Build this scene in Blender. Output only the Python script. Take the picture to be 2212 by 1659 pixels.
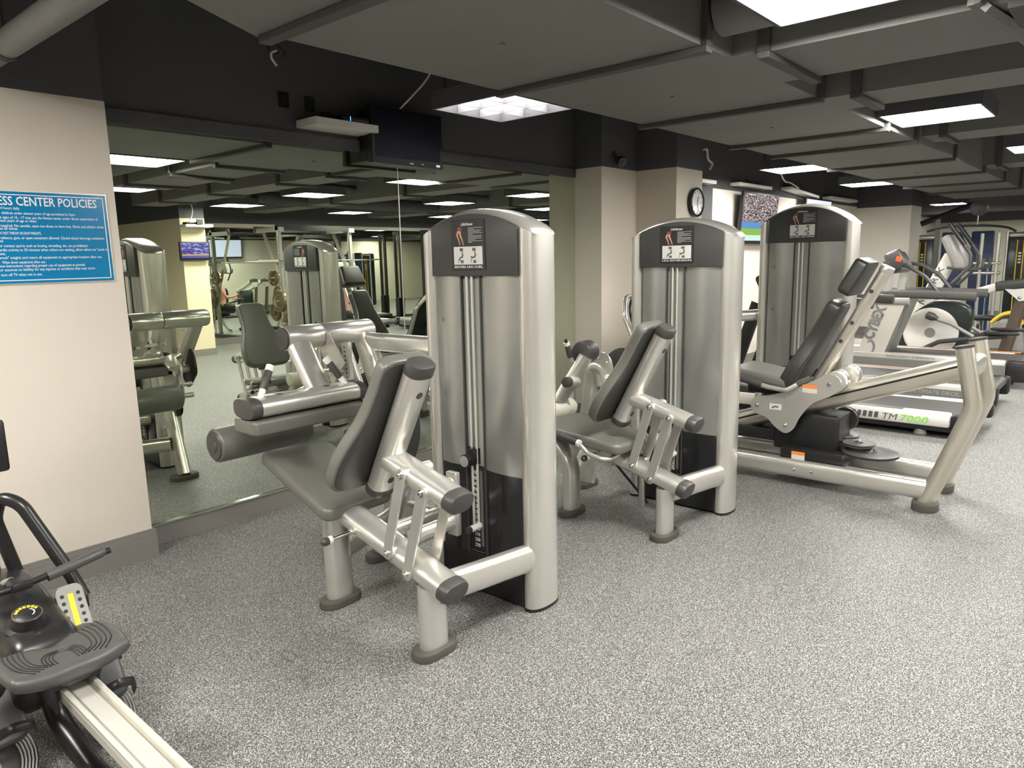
import bpy, bmesh, math, random
from mathutils import Vector, Matrix
random.seed(7)
scene = bpy.context.scene
for o in list(bpy.data.objects): bpy.data.objects.remove(o)
COL = scene.collection
PI = math.pi
# ---------------------------------------------------------------- camera
cam_d = bpy.data.cameras.new('camera'); cam = bpy.data.objects.new('camera', cam_d); COL.objects.link(cam)
cam_d.sensor_width = 36.0; cam_d.lens = 1558.4 / 2212 * 36.0; cam_d.clip_start = 0.05; cam_d.clip_end = 100
yaw, pitch, roll = math.radians(41.1376), math.radians(-9.8446), math.radians(-1.2364)
fw = Vector((math.cos(pitch)*math.cos(yaw), math.cos(pitch)*math.sin(yaw), math.sin(pitch)))
rt = Vector((math.sin(yaw), -math.cos(yaw), 0)); up = rt.cross(fw)
r2 = rt*math.cos(roll) + up*math.sin(roll); u2 = -rt*math.sin(roll) + up*math.cos(roll)
cam.matrix_world = Matrix(((r2.x, u2.x, -fw.x, 0), (r2.y, u2.y, -fw.y, 0), (r2.z, u2.z, -fw.z, 1.5), (0, 0, 0, 1)))
scene.camera = cam
# ---------------------------------------------------------------- world and exposure
w = bpy.data.worlds.new('world'); scene.world = w; w.use_nodes = True
w.node_tree.nodes['Background'].inputs[0].default_value = (0.9, 0.95, 1.0, 1)
w.node_tree.nodes['Background'].inputs[1].default_value = 0.05
vs = scene.view_settings; vs.view_transform = 'Standard'; vs.look = 'None'; vs.gamma = 1; vs.use_curve_mapping = False
vs.exposure = 2.5
LAMP = 12.0          # radiance of the fluorescent diffusers
scene.cycles.max_bounces = 10; scene.cycles.glossy_bounces = 6; scene.cycles.diffuse_bounces = 5
scene.cycles.transmission_bounces = 6; scene.cycles.transparent_max_bounces = 8
scene.cycles.sample_clamp_indirect = 8.0

# ---------------------------------------------------------------- materials
def nt(m): return m.node_tree.nodes, m.node_tree.links
def mat(name, col, rough=0.5, metal=0.0, spec=0.5, bump=0.0, bscale=200.0, coat=0.0, emis=None, estr=1.0, var=0.0, vscale=3.0, alpha=None, trans=0.0):
    m = bpy.data.materials.new(name); m.use_nodes = True
    N, L = nt(m); b = N['Principled BSDF']
    b.inputs['Base Color'].default_value = (*col, 1); b.inputs['Roughness'].default_value = rough
    b.inputs['Metallic'].default_value = metal; b.inputs['Specular IOR Level'].default_value = spec
    b.inputs['Coat Weight'].default_value = coat; b.inputs['Coat Roughness'].default_value = 0.08
    if trans: b.inputs['Transmission Weight'].default_value = trans
    if emis: b.inputs['Emission Color'].default_value = (*emis, 1); b.inputs['Emission Strength'].default_value = estr
    if bump or var:
        tc = N.new('ShaderNodeTexCoord')
    if bump:
        n = N.new('ShaderNodeTexNoise'); n.inputs['Scale'].default_value = bscale; n.inputs['Detail'].default_value = 3
        L.new(tc.outputs['Object'], n.inputs['Vector'])
        bp = N.new('ShaderNodeBump'); bp.inputs['Strength'].default_value = bump; bp.inputs['Distance'].default_value = 0.002
        L.new(n.outputs['Fac'], bp.inputs['Height']); L.new(bp.outputs['Normal'], b.inputs['Normal'])
    if var:
        n2 = N.new('ShaderNodeTexNoise'); n2.inputs['Scale'].default_value = vscale; n2.inputs['Detail'].default_value = 4
        L.new(tc.outputs['Object'], n2.inputs['Vector'])
        mx = N.new('ShaderNodeMix'); mx.data_type = 'RGBA'
        mx.inputs[6].default_value = (*[c*(1-var) for c in col], 1); mx.inputs[7].default_value = (*[min(1, c*(1+var)) for c in col], 1)
        L.new(n2.outputs['Fac'], mx.inputs[0]); L.new(mx.outputs[2], b.inputs['Base Color'])
    return m
def two_tone(name, low, high, zsplit, rough=0.85):
    m = mat(name, low, rough, spec=0.25, bump=0.25, bscale=120)
    N, L = nt(m); g = N.new('ShaderNodeNewGeometry'); s = N.new('ShaderNodeSeparateXYZ'); c = N.new('ShaderNodeMath')
    c.operation = 'GREATER_THAN'; c.inputs[1].default_value = zsplit
    L.new(g.outputs['Position'], s.inputs[0]); L.new(s.outputs['Z'], c.inputs[0])
    mx = N.new('ShaderNodeMix'); mx.data_type = 'RGBA'; mx.inputs[6].default_value = (*low, 1); mx.inputs[7].default_value = (*high, 1)
    L.new(c.outputs[0], mx.inputs[0]); L.new(mx.outputs[2], N['Principled BSDF'].inputs['Base Color'])
    return m
CREAM = (0.66, 0.60, 0.51); DARK = (0.095, 0.095, 0.102)
M = {}
M['cream'] = two_tone('cream_wall_paint', CREAM, DARK, 2.275)
M['dark'] = mat('dark_ceiling_paint', DARK, 0.8, spec=0.2, bump=0.3, bscale=60, var=0.12)
M['slab'] = mat('dark_slab_paint', (0.065, 0.066, 0.064), 0.85, spec=0.2, bump=0.3, bscale=40, var=0.2)
M['duct'] = mat('grey_duct_paint', (0.18, 0.178, 0.165), 0.7, spec=0.2, bump=0.35, bscale=45, var=0.08, vscale=2)
M['flange'] = mat('dark_grey_flange_paint', (0.085, 0.084, 0.08), 0.7, spec=0.2)
M['base'] = mat('grey_baseboard_paint', (0.21, 0.195, 0.175), 0.55, spec=0.35)
M['silver'] = mat('silver_frame_paint', (0.66, 0.64, 0.585), 0.29, 0.72, 0.5, coat=0.35)
M['panelgrey'] = mat('grey_panel', (0.052, 0.052, 0.047), 0.45, spec=0.4)
M['shroud'] = mat('glossy_smoke_shroud', (0.36, 0.36, 0.335), 0.25, 0.6, 0.5)
M['pad'] = mat('grey_vinyl_upholstery', (0.135, 0.132, 0.112), 0.40, spec=0.7, bump=0.25, bscale=260)
M['padlight'] = mat('light_sage_vinyl', (0.62, 0.60, 0.50), 0.45, spec=0.5, bump=0.2, bscale=260)
M['cap'] = mat('grey_end_cap_plastic', (0.055, 0.052, 0.047), 0.42, spec=0.45)
M['foot'] = mat('taupe_rubber_foot', (0.085, 0.078, 0.066), 0.6, spec=0.3)
M['black'] = mat('black_plastic', (0.012, 0.012, 0.013), 0.38, spec=0.5)
M['blackm'] = mat('black_painted_metal', (0.02, 0.019, 0.018), 0.3, 0.2, 0.5)
M['charcoal'] = mat('charcoal_plastic', (0.06, 0.058, 0.054), 0.4, spec=0.5)
M['chrome'] = mat('chrome', (0.75, 0.74, 0.71), 0.12, 1.0)
M['steel'] = mat('brushed_steel', (0.70, 0.66, 0.57), 0.33, 0.85)
M['rod'] = mat('satin_steel_rod', (0.72, 0.71, 0.66), 0.32, 0.6)
M['alu'] = mat('brushed_aluminium_rail', (0.78, 0.75, 0.66), 0.3, 0.6)
M['white'] = mat('white_plastic', (0.78, 0.76, 0.70), 0.35, spec=0.5)
M['greyplastic'] = mat('grey_plastic', (0.30, 0.29, 0.265), 0.4, spec=0.5)
M['belt'] = mat('treadmill_belt_rubber', (0.045, 0.042, 0.038), 0.6, spec=0.4, bump=0.3, bscale=150)
M['yellow'] = mat('yellow_plastic', (0.85, 0.6, 0.03), 0.45)
M['orange'] = mat('orange_sticker', (0.85, 0.25, 0.04), 0.5)
M['red'] = mat('red_button_plastic', (0.85, 0.1, 0.03), 0.4)
M['green'] = mat('green_lettering', (0.25, 0.75, 0.08), 0.5)
M['ink'] = mat('dark_grey_lettering', (0.10, 0.10, 0.10), 0.5)
M['inklight'] = mat('white_lettering', (0.85, 0.85, 0.82), 0.5)
M['inkpale'] = mat('pale_grey_lettering', (0.35, 0.35, 0.34), 0.5)
M['paper'] = mat('sticker_paper', (0.62, 0.61, 0.56), 0.5)
M['placard'] = mat('black_placard', (0.018, 0.018, 0.018), 0.35, spec=0.5)
M['skin'] = mat('skin', (0.55, 0.30, 0.19), 0.5)
M['hair'] = mat('blonde_hair', (0.75, 0.55, 0.28), 0.5, bump=0.5, bscale=90)
M['maroon'] = mat('maroon_shorts_print', (0.22, 0.04, 0.05), 0.6)
M['blue'] = mat('policy_sign_blue', (0.0, 0.20, 0.42), 0.18, spec=0.6, coat=0.4, var=0.15, vscale=3)
M['clockface'] = mat('clock_face', (0.75, 0.78, 0.74), 0.2, coat=1.0)
M['tealglass'] = mat('teal_smoked_panel', (0.028, 0.037, 0.035), 0.25, 0.2, 0.5)
M['bluepanel'] = mat('blue_panel', (0.03, 0.058, 0.13), 0.35)
M['mirror'] = mat('mirror_glass', (0.77, 0.82, 0.71), 0.0, 1.0)
M['mast'] = mat('beige_mast_paint', (0.50, 0.475, 0.41), 0.38, 0.1)
M['mirroredge'] = mat('mirror_edge', (0.55, 0.62, 0.5), 0.15, 0.9)
M['diffuser'] = mat('lit_diffuser', (0.9, 0.9, 0.88), 0.5, emis=(1.0, 0.975, 0.935), estr=LAMP)
M['diffuser_dim'] = mat('dimmer_lit_diffuser', (0.9, 0.9, 0.88), 0.5, emis=(1.0, 0.975, 0.95), estr=LAMP*0.22)
M['louver'] = mat('louver_metal', (0.30, 0.29, 0.30), 0.4, 0.4)
M['gold'] = mat('bronze_weight_plate', (0.17, 0.135, 0.08), 0.35, 0.7)
M['cable'] = mat('off_white_cable', (0.7, 0.67, 0.6), 0.5)
M['scuff'] = mat('grey_dot', (0.12, 0.12, 0.11), 0.5)

def floor_mat():
    m = mat('speckled_rubber_floor', (0.05, 0.05, 0.05), 0.5, spec=0.32)
    N, L = nt(m); b = N['Principled BSDF']; tc = N.new('ShaderNodeTexCoord')
    def noise(scale, detail, dist, off):
        mp = N.new('ShaderNodeMapping'); mp.inputs['Location'].default_value = off
        L.new(tc.outputs['Object'], mp.inputs['Vector'])
        n = N.new('ShaderNodeTexNoise'); n.inputs['Scale'].default_value = scale; n.inputs['Detail'].default_value = detail
        n.inputs['Distortion'].default_value = dist; L.new(mp.outputs[0], n.inputs['Vector']); return n
    def ramp(n, a, c):
        r = N.new('ShaderNodeMapRange'); r.inputs['From Min'].default_value = a; r.inputs['From Max'].default_value = c
        L.new(n.outputs['Fac'], r.inputs['Value']); return r
    f1 = ramp(noise(250, 1.4, 1.0, (0, 0, 0)), 0.562, 0.597)
    f2 = ramp(noise(200, 1.0, 1.4, (7, 3, 0)), 0.61, 0.64)
    mxm = N.new('ShaderNodeMath'); mxm.operation = 'MAXIMUM'; L.new(f1.outputs[0], mxm.inputs[0]); L.new(f2.outputs[0], mxm.inputs[1])
    big = noise(0.9, 3, 0, (2, 5, 0)); tone = N.new('ShaderNodeMix'); tone.data_type = 'RGBA'
    tone.inputs[6].default_value = (0.042, 0.045, 0.046, 1); tone.inputs[7].default_value = (0.060, 0.060, 0.057, 1); L.new(big.outputs['Fac'], tone.inputs[0])
    mx = N.new('ShaderNodeMix'); mx.data_type = 'RGBA'; L.new(mxm.outputs[0], mx.inputs[0]); L.new(tone.outputs[2], mx.inputs[6])
    mx.inputs[7].default_value = (0.50, 0.49, 0.45, 1)
    # faint interlocking tile seams
    sep = N.new('ShaderNodeSeparateXYZ'); L.new(tc.outputs['Object'], sep.inputs[0])
    seams = []
    for ax, off in ((0, 0.55), (1, 0.35)):
        sn = N.new('ShaderNodeMath'); sn.operation = 'SINE'; ml = N.new('ShaderNodeMath'); ml.operation = 'MULTIPLY'; ml.inputs[1].default_value = 60
        L.new(sep.outputs[1-ax], ml.inputs[0]); L.new(ml.outputs[0], sn.inputs[0])
        sm = N.new('ShaderNodeMath'); sm.operation = 'MULTIPLY'; sm.inputs[1].default_value = 0.008; L.new(sn.outputs[0], sm.inputs[0])
        ad = N.new('ShaderNodeMath'); ad.operation = 'ADD'; L.new(sep.outputs[ax], ad.inputs[0]); L.new(sm.outputs[0], ad.inputs[1])
        ad2 = N.new('ShaderNodeMath'); ad2.operation = 'ADD'; ad2.inputs[1].default_value = off + 40; L.new(ad.outputs[0], ad2.inputs[0])
        md = N.new('ShaderNodeMath'); md.operation = 'MODULO'; md.inputs[1].default_value = 1.22; L.new(ad2.outputs[0], md.inputs[0])
        lt = N.new('ShaderNodeMath'); lt.operation = 'LESS_THAN'; lt.inputs[1].default_value = 0.0028; L.new(md.outputs[0], lt.inputs[0]); seams.append(lt)
    ms = N.new('ShaderNodeMath'); ms.operation = 'MAXIMUM'; L.new(seams[0].outputs[0], ms.inputs[0]); L.new(seams[1].outputs[0], ms.inputs[1])
    mz = N.new('ShaderNodeMath'); mz.operation = 'MULTIPLY'; mz.inputs[1].default_value = 0.45; L.new(ms.outputs[0], mz.inputs[0])
    mx2 = N.new('ShaderNodeMix'); mx2.data_type = 'RGBA'; L.new(mz.outputs[0], mx2.inputs[0]); L.new(mx.outputs[2], mx2.inputs[6]); mx2.inputs[7].default_value = (0.03, 0.03, 0.03, 1)
    L.new(mx2.outputs[2], b.inputs['Base Color'])
    bp = N.new('ShaderNodeBump'); bp.inputs['Strength'].default_value = 0.25; bp.inputs['Distance'].default_value = 0.002
    L.new(f1.outputs[0], bp.inputs['Height']); L.new(bp.outputs['Normal'], b.inputs['Normal'])
    return m
M['floor'] = floor_mat()

def screen_mat(name, kind):
    m = bpy.data.materials.new(name); m.use_nodes = True; N, L = nt(m); b = N['Principled BSDF']
    b.inputs['Base Color'].default_value = (0.01, 0.01, 0.012, 1); b.inputs['Roughness'].default_value = 0.12
    tc = N.new('ShaderNodeTexCoord'); sep = N.new('ShaderNodeSeparateXYZ'); L.new(tc.outputs['Generated'], sep.inputs[0])
    n = N.new('ShaderNodeTexNoise'); n.inputs['Scale'].default_value = 26 if kind == 'crowd' else 7; n.inputs['Detail'].default_value = 5
    L.new(tc.outputs['Generated'], n.inputs['Vector'])
    cr = N.new('ShaderNodeValToRGB'); L.new(n.outputs['Fac'], cr.inputs[0]); e = cr.color_ramp.elements
    if kind == 'crowd':
        e[0].position = 0.38; e[0].color = (0.03, 0.025, 0.025, 1); e[1].position = 0.66; e[1].color = (0.75, 0.68, 0.66, 1)
        x = e.new(0.52); x.color = (0.22, 0.17, 0.17, 1)
        r2_ = N.new('ShaderNodeValToRGB'); L.new(sep.outputs['Z'], r2_.inputs[0]); r2_.color_ramp.interpolation = 'CONSTANT'; q = r2_.color_ramp.elements
        q[0].position = 0; q[0].color = (0.55, 0.75, 0.66, 1); q[1].position = 0.12; q[1].color = (0.22, 0.42, 0.06, 1)
        z = q.new(0.26); z.color = (0.10, 0.25, 0.5, 1)
        th = N.new('ShaderNodeMath'); th.operation = 'GREATER_THAN'; th.inputs[1].default_value = 0.4; L.new(sep.outputs['Z'], th.inputs[0])
        mx = N.new('ShaderNodeMix'); mx.data_type = 'RGBA'; L.new(th.outputs[0], mx.inputs[0]); L.new(r2_.outputs[0], mx.inputs[6]); L.new(cr.outputs[0], mx.inputs[7])
    else:
        e[0].position = 0.42; e[0].color = (0.06, 0.02, 0.25, 1); e[1].position = 0.62; e[1].color = (0.35, 0.6, 0.95, 1)
        x = e.new(0.52); x.color = (0.18, 0.12, 0.6, 1)
        r2_ = N.new('ShaderNodeValToRGB'); L.new(sep.outputs['Z'], r2_.inputs[0]); r2_.color_ramp.interpolation = 'CONSTANT'; q = r2_.color_ramp.elements
        q[0].position = 0; q[0].color = (0.10, 0.10, 0.45, 1); q[1].position = 0.16; q[1].color = (0.75, 0.42, 0.10, 1)
        th = N.new('ShaderNodeMath'); th.operation = 'GREATER_THAN'; th.inputs[1].default_value = 0.24; L.new(sep.outputs['Z'], th.inputs[0])
        mx = N.new('ShaderNodeMix'); mx.data_type = 'RGBA'; L.new(th.outputs[0], mx.inputs[0]); L.new(r2_.outputs[0], mx.inputs[6]); L.new(cr.outputs[0], mx.inputs[7])
    L.new(mx.outputs[2], b.inputs['Emission Color']); b.inputs['Emission Strength'].default_value = 0.22 if kind == 'crowd' else 0.2
    return m
M['tvcrowd'] = screen_mat('tv_picture_stadium', 'crowd'); M['tvshow'] = screen_mat('tv_picture_show', 'show')
M['tvpale'] = mat('tv_picture_pale_blue', (0.1,0.1,0.15), 0.2, emis=(0.55,0.6,0.85), estr=0.25)
M['tvoff'] = mat('tv_glass_off', (0.010, 0.010, 0.018), 0.42, spec=0.12)
M['lcd'] = mat('green_lcd', (0.1, 0.3, 0.05), 0.4, emis=(0.25, 0.9, 0.1), estr=0.3)
M['blackglass'] = mat('black_glass', (0.016, 0.016, 0.018), 0.2, spec=0.5)

# ---------------------------------------------------------------- object helpers
NOM = {}
def V(*a): return Vector(a[0]) if len(a) == 1 else Vector(a)
def thing(name, label, cat, loc=(0, 0, 0), group=None):
    o = bpy.data.objects.new(name, None); COL.objects.link(o); o.empty_display_size = 0.1
    o.location = loc; o['label'] = label; o['category'] = cat
    if group: o['group'] = group
    NOM[o] = V(loc); return o
def tag(o, label, cat, group=None, kind=None):
    o['label'] = label; o['category'] = cat
    if group: o['group'] = group
    if kind: o['kind'] = kind
    return o
def copy_tree(o, parent=None):
    c = o.copy(); COL.objects.link(c); c.parent = parent
    for ch in [x for x in bpy.data.objects if x.parent == o]: copy_tree(ch, c)
    return c
def ellipse(a, b, n=20, p=2.0):
    out = []
    for i in range(n):
        t = 2*PI*i/n; c, s = math.cos(t), math.sin(t)
        out.append((a*abs(c)**(2/p)*(1 if c >= 0 else -1), b*abs(s)**(2/p)*(1 if s >= 0 else -1)))
    return out
def rrect(a, b, r, n=5):
    out = []
    for cx, cy, t0 in ((a-r, b-r, 0), (-a+r, b-r, PI/2), (-a+r, -b+r, PI), (a-r, -b+r, 1.5*PI)):
        for k in range(n+1): t = t0 + PI/2*k/n; out.append((cx+r*math.cos(t), cy+r*math.sin(t)))
    return out
def fillet(pts, r, n=6):
    pts = [V(p) for p in pts]
    if r <= 0 or len(pts) < 3: return pts
    out = [pts[0]]
    for i in range(1, len(pts)-1):
        a, b, c = pts[i-1], pts[i], pts[i+1]
        u = (a-b); v = (c-b); lu, lv = u.length, v.length; u.normalize(); v.normalize()
        ang = u.angle(v)
        if ang > PI-0.03: out.append(b); continue
        d = min(r/math.tan(ang/2), lu*0.49, lv*0.49)
        p0, p2 = b+u*d, b+v*d
        for k in range(n+1):
            t = k/n; out.append(p0*(1-t)**2 + b*2*t*(1-t) + p2*t*t)
    out.append(pts[-1]); return out
def catmull(pts, n=6):
    pts = [V(p) for p in pts]; P = [pts[0]*2-pts[1]] + pts + [pts[-1]*2-pts[-2]]; out = []
    for i in range(1, len(P)-2):
        for k in range(n):
            t = k/n; a, b, c, d = P[i-1], P[i], P[i+1], P[i+2]
            out.append(0.5*((b*2)+(c-a)*t+(a*2-b*5+c*4-d)*t*t+(b*3-a-c*3+d)*t**3))
    out.append(pts[-1]); return out
class MB:
    def __init__(s): s.bm = bmesh.new(); s.mi = 0
    def face(s, vs_):
        try: f = s.bm.faces.new(vs_); f.material_index = s.mi; return f
        except ValueError: return None
    def rings(s, rings, cap0=True, cap1=True, closed=True, loop=False):
        R = [[s.bm.verts.new(p) for p in r] for r in rings]; n = len(R[0]); m = len(R)
        for i in range(m if loop else m-1):
            A, B = R[i], R[(i+1) % m]
            for j in range(n if closed else n-1):
                s.face((A[j], A[(j+1) % n], B[(j+1) % n], B[j]))
        if cap0 and not loop: s.face(list(reversed(R[0])))
        if cap1 and not loop: s.face(R[-1])
        return s
    def box(s, c, d, mtx=None, bev=0.0):
        c = V(c); hx, hy, hz = d[0]/2, d[1]/2, d[2]/2; mtx = mtx or Matrix.Identity(3)
        if bev > 0:
            bev = min(bev, hx*0.99, hy*0.99, hz*0.99)
            base = lambda k: rrect(hx-k, hy-k, max(bev-k, 1e-4) if k < bev else 1e-4, 3)
            rg = []
            for t in (0, 0.5, 1.0):
                k = bev*(1-math.sin(t*PI/2)); z = -hz + bev*(1-math.cos(t*PI/2)); rg.append([c+mtx@V(x, y, z) for x, y in base(k)])
            for t in (1.0, 0.5, 0):
                k = bev*(1-math.sin(t*PI/2)); z = hz - bev*(1-math.cos(t*PI/2)); rg.append([c+mtx@V(x, y, z) for x, y in base(k)])
            return s.rings(rg)
        return s.rings([[c+mtx@V(x, y, z) for x, y in ((hx, hy), (-hx, hy), (-hx, -hy), (hx, -hy))] for z in (-hz, hz)])
    def b2(s, lo, hi, bev=0.0):
        lo, hi = V(lo), V(hi); return s.box((lo+hi)/2, hi-lo, None, bev)
    def tube(s, pts, a, b=None, ref=(0, 0, 1), n=20, p=2.0, fil=0.0, prof=None, caps=True, scales=None):
        """sweep: a is the half width along (tangent x ref), b the half height along ref"""
        circ = prof is None and (b is None or b == a) and p == 2.0 and n > 4
        pts = fillet(pts, fil, 8) if fil else [V(q) for q in pts]
        b = a if b is None else b; prof = prof or ellipse(a, b, n, p); ref = V(ref).normalized(); rg = []; last = None
        for i, q in enumerate(pts):
            t = (pts[min(i+1, len(pts)-1)]-pts[max(i-1, 0)]).normalized()
            sd = t.cross(ref)
            if circ:
                sd = t.orthogonal() if last is None else (last-t*last.dot(t))
            if sd.length < 0.05: sd = last if last else t.orthogonal()
            sd = sd.normalized(); last = sd; u = sd.cross(t).normalized()
            k = scales[i] if scales else 1.0
            m = 1.0
            if 0 < i < len(pts)-1:
                m = 1.0
            rg.append([q+sd*(x*k)+u*(y*k) for x, y in prof])
        return s.rings(rg, caps, caps)
    def lathe(s, o, ax, prof, n=28, caps=True):
        o = V(o); ax = V(ax).normalized(); u = ax.orthogonal().normalized(); v = ax.cross(u)
        return s.rings([[o+ax*h+(u*math.cos(2*PI*i/n)+v*math.sin(2*PI*i/n))*r for i in range(n)] for h, r in prof], caps, caps)
    def cyl(s, a, b, r, n=20, bev=0.0):
        a, b = V(a), V(b); L = (b-a).length
        if bev: return s.lathe(a, b-a, [(0, r-bev), (bev*0.3, r-bev*0.3), (bev, r), (L-bev, r), (L-bev*0.3, r-bev*0.3), (L, r-bev)], n)
        return s.lathe(a, b-a, [(0, r), (L, r)], n)
    def soft(s, outline, t, r, o, u, v, k=4, r0=None, crown=0.0):
        """outline in (u,v), thickness t along u x v, rounded top and bottom rims"""
        o, u, v = V(o), V(u).normalized(), V(v).normalized(); w = u.cross(v)
        pts = [Vector((x, y)) for x, y in outline]; n = len(pts)
        area = sum(pts[i].x*pts[(i+1) % n].y-pts[(i+1) % n].x*pts[i].y for i in range(n))
        if area < 0: pts.reverse()
        nor = []
        for i in range(n):
            e1 = (pts[i]-pts[i-1]).normalized(); e2 = (pts[(i+1) % n]-pts[i]).normalized(); e = (e1+e2)
            e = e.normalized() if e.length > 1e-6 else e1
            nor.append(Vector((e.y, -e.x)))
        r0 = r if r0 is None else r0; lay = []
        for i in range(k+1):
            a = PI/2*i/k; lay.append((r0*(1-math.sin(a)), r0*(1-math.cos(a))))
        for i in range(k+1):
            a = PI/2*(1-i/k); lay.append((r*(1-math.sin(a)), t-r*(1-math.cos(a))))
        rg = [[o+u*(p.x-q.x*ins)+v*(p.y-q.y*ins)+w*h for p, q in zip(pts, nor)] for ins, h in lay]
        return s.rings(rg)
    def build(s, name, m, parent=None, smooth=True, mods=None, kind=None, label=None, ang=40):
        me = bpy.data.meshes.new(name); bmesh.ops.remove_doubles(s.bm, verts=s.bm.verts, dist=1e-5)
        bmesh.ops.recalc_face_normals(s.bm, faces=s.bm.faces)
        base = V(0, 0, 0); q = parent
        while q is not None:
            if q in NOM: base += NOM[q]
            q = q.parent
        bmesh.ops.translate(s.bm, verts=s.bm.verts, vec=-base)
        for f in s.bm.faces: f.smooth = smooth
        if smooth:
            for e in s.bm.edges:
                if len(e.link_faces) == 2 and e.calc_face_angle(0) > math.radians(ang): e.smooth = False
        s.bm.to_mesh(me); s.bm.free()
        for x in (m if isinstance(m, (list, tuple)) else [m]): me.materials.append(M[x] if isinstance(x, str) else x)
        o = bpy.data.objects.new(name, me); COL.objects.link(o); o.parent = parent
        if kind: o['kind'] = kind
        if label: o['label'] = label
        return o
def text(name, body, size, o, u, v, m, parent, ext=0.0006, align='LEFT', width=None, ital=0.0, sp=1.0, bold=0.0):
    """lettering as a thin mesh; o = baseline start, u = reading direction, v = up direction"""
    c = bpy.data.curves.new('tmp', 'FONT'); c.body = body; c.size = size; c.extrude = ext; c.align_x = align; c.shear = ital; c.space_character = sp
    c.resolution_u = 2; c.offset = bold*size*0.9
    ob = bpy.data.objects.new('tmp', c); COL.objects.link(ob); bpy.context.view_layer.update()
    me = bpy.data.meshes.new_from_object(ob); bpy.data.objects.remove(ob)
    u, v = V(u).normalized(), V(v).normalized(); w_ = u.cross(v); k = 1.0
    if width:
        xs = [q.co.x for q in me.vertices]; k = width/max(1e-6, (max(xs)-min(xs)))
    base = V(0, 0, 0); q = parent
    while q is not None:
        if q in NOM: base += NOM[q]
        q = q.parent
    o = V(o)-base
    for q in me.vertices: q.co = o+u*(q.co.x*k)+v*q.co.y+w_*q.co.z
    me.materials.clear(); me.materials.append(M[m] if isinstance(m, str) else m)
    ob = bpy.data.objects.new(name, me); COL.objects.link(ob); ob.parent = parent; me.name = name
    return ob
# ================================================================ THE SETTING
YM = 3.95            # plane of the mirrored wall
def struct(mb, name, m, smooth=False): return mb.build(name, m, None, smooth, kind='structure')
m = MB(); m.b2((-3.6, -7.7, -0.05), (22.5, 4.5, 0.0)); struct(m, 'floor', 'floor')
m = MB(); m.b2((-3.6, -7.7, 3.0), (22.5, 4.5, 3.1)); struct(m, 'ceiling', 'slab')
m = MB(); m.b2((-3.6, YM, 0), (6.3, 4.3, 3.0)); struct(m, 'wall_front', 'cream')
m = MB(); m.b2((-3.6, 3.80, 0), (1.46, YM, 3.0)); struct(m, 'wall_front_pilaster', 'cream')
m = MB(); m.b2((5.42, 3.65, 0), (6.0, YM, 3.0)); m.b2((6.0, 3.24, 0), (6.5, 4.3, 3.0)); struct(m, 'wall_front_column', 'cream')
M['tvwall'] = two_tone('cream_wall_under_dark_band', (0.72, 0.68, 0.60), DARK, 2.30)
m = MB(); m.b2((6.5, 4.1, 0), (14.4, 4.4, 3.0)); struct(m, 'wall_front_far', 'tvwall')
M['creamlit'] = two_tone('cream_pillar_painted_light', (0.82, 0.77, 0.68), DARK, 2.275)  # wall cream raised here, lamp light on the far pillar put into the colour
m = MB(); m.b2((14.4, 3.2, 0), (15.15, 4.4, 3.0)); struct(m, 'wall_front_far_pillar', 'creamlit')
m = MB(); m.b2((15.15, 4.1, 0), (22.5, 4.4, 3.0)); struct(m, 'wall_front_end', 'cream')
m = MB(); m.b2((-3.8, -7.7, 0), (-3.6, 4.5, 3.0)); struct(m, 'wall_left', 'cream')
M['endwall'] = two_tone('pale_end_wall', (0.55, 0.55, 0.44), DARK, 2.15)
m = MB(); m.b2((21.0, 1.3, 0), (21.2, 4.5, 3.0)); struct(m, 'wall_right', 'endwall')
m = MB(); m.b2((21.0, -7.7, 0), (21.2, 1.3, 3.0)); struct(m, 'wall_right_dark', 'dark')
m = MB(); m.b2((5.9, -5.6, 0), (22.5, -5.4, 3.0)); struct(m, 'wall_back', 'cream')
m = MB(); m.b2((-3.6, -7.9, 0), (5.5, -7.7, 3.0)); struct(m, 'wall_back_left', 'cream')
M['pillarpaint'] = two_tone('warm_cream_pillar_paint', (0.70, 0.62, 0.42), DARK, 2.26)
m = MB(); m.b2((5.49, -7.7, 0), (5.9, -3.95, 3.0)); struct(m, 'wall_back_pillar', 'pillarpaint')
# soffit strip over the mirrors, dark band
m = MB(); m.b2((1.46, 3.925, 2.205), (5.42, YM, 2.275)); struct(m, 'trim_1', 'dark')
def baseboard(name, pts, h=0.135, t=0.018):
    m = MB()
    for (x0, y0), (x1, y1), nx, ny in pts:
        ax, ay = (x1-x0), (y1-y0)
        for (z0, z1, tt) in ((0, h*0.72, t), (h*0.72, h*0.88, t*0.72), (h*0.88, h, t*0.4)):
            lo = (min(x0, x1, x0+nx*tt, x1+nx*tt), min(y0, y1, y0+ny*tt, y1+ny*tt), z0); hi = (max(x0, x1, x0+nx*tt, x1+nx*tt), max(y0, y1, y0+ny*tt, y1+ny*tt), z1)
            m.b2(lo, hi)
    struct(m, name, 'base')
baseboard('baseboard_front_left', [((-3.6, 3.80), (1.475, 3.80), 0, -1), ((1.46, 3.80), (1.46, YM), 1, 0)], 0.15, 0.022)
m = MB(); m.b2((1.46, 3.935, 0), (5.42, YM, 0.108)); struct(m, 'baseboard_front', 'base')
m = MB(); m.b2((1.482, 3.925, 0.108), (5.42, YM, 0.118)); struct(m, 'trim_2', 'mirroredge')
baseboard('baseboard_front_column', [((5.42, 3.65), (5.42, YM), -1, 0), ((5.42, 3.65), (6.0, 3.65), 0, -1), ((6.0, 3.24), (6.0, 3.65), -1, 0), ((6.0, 3.24), (6.5, 3.24), 0, -1)], 0.15)
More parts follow.
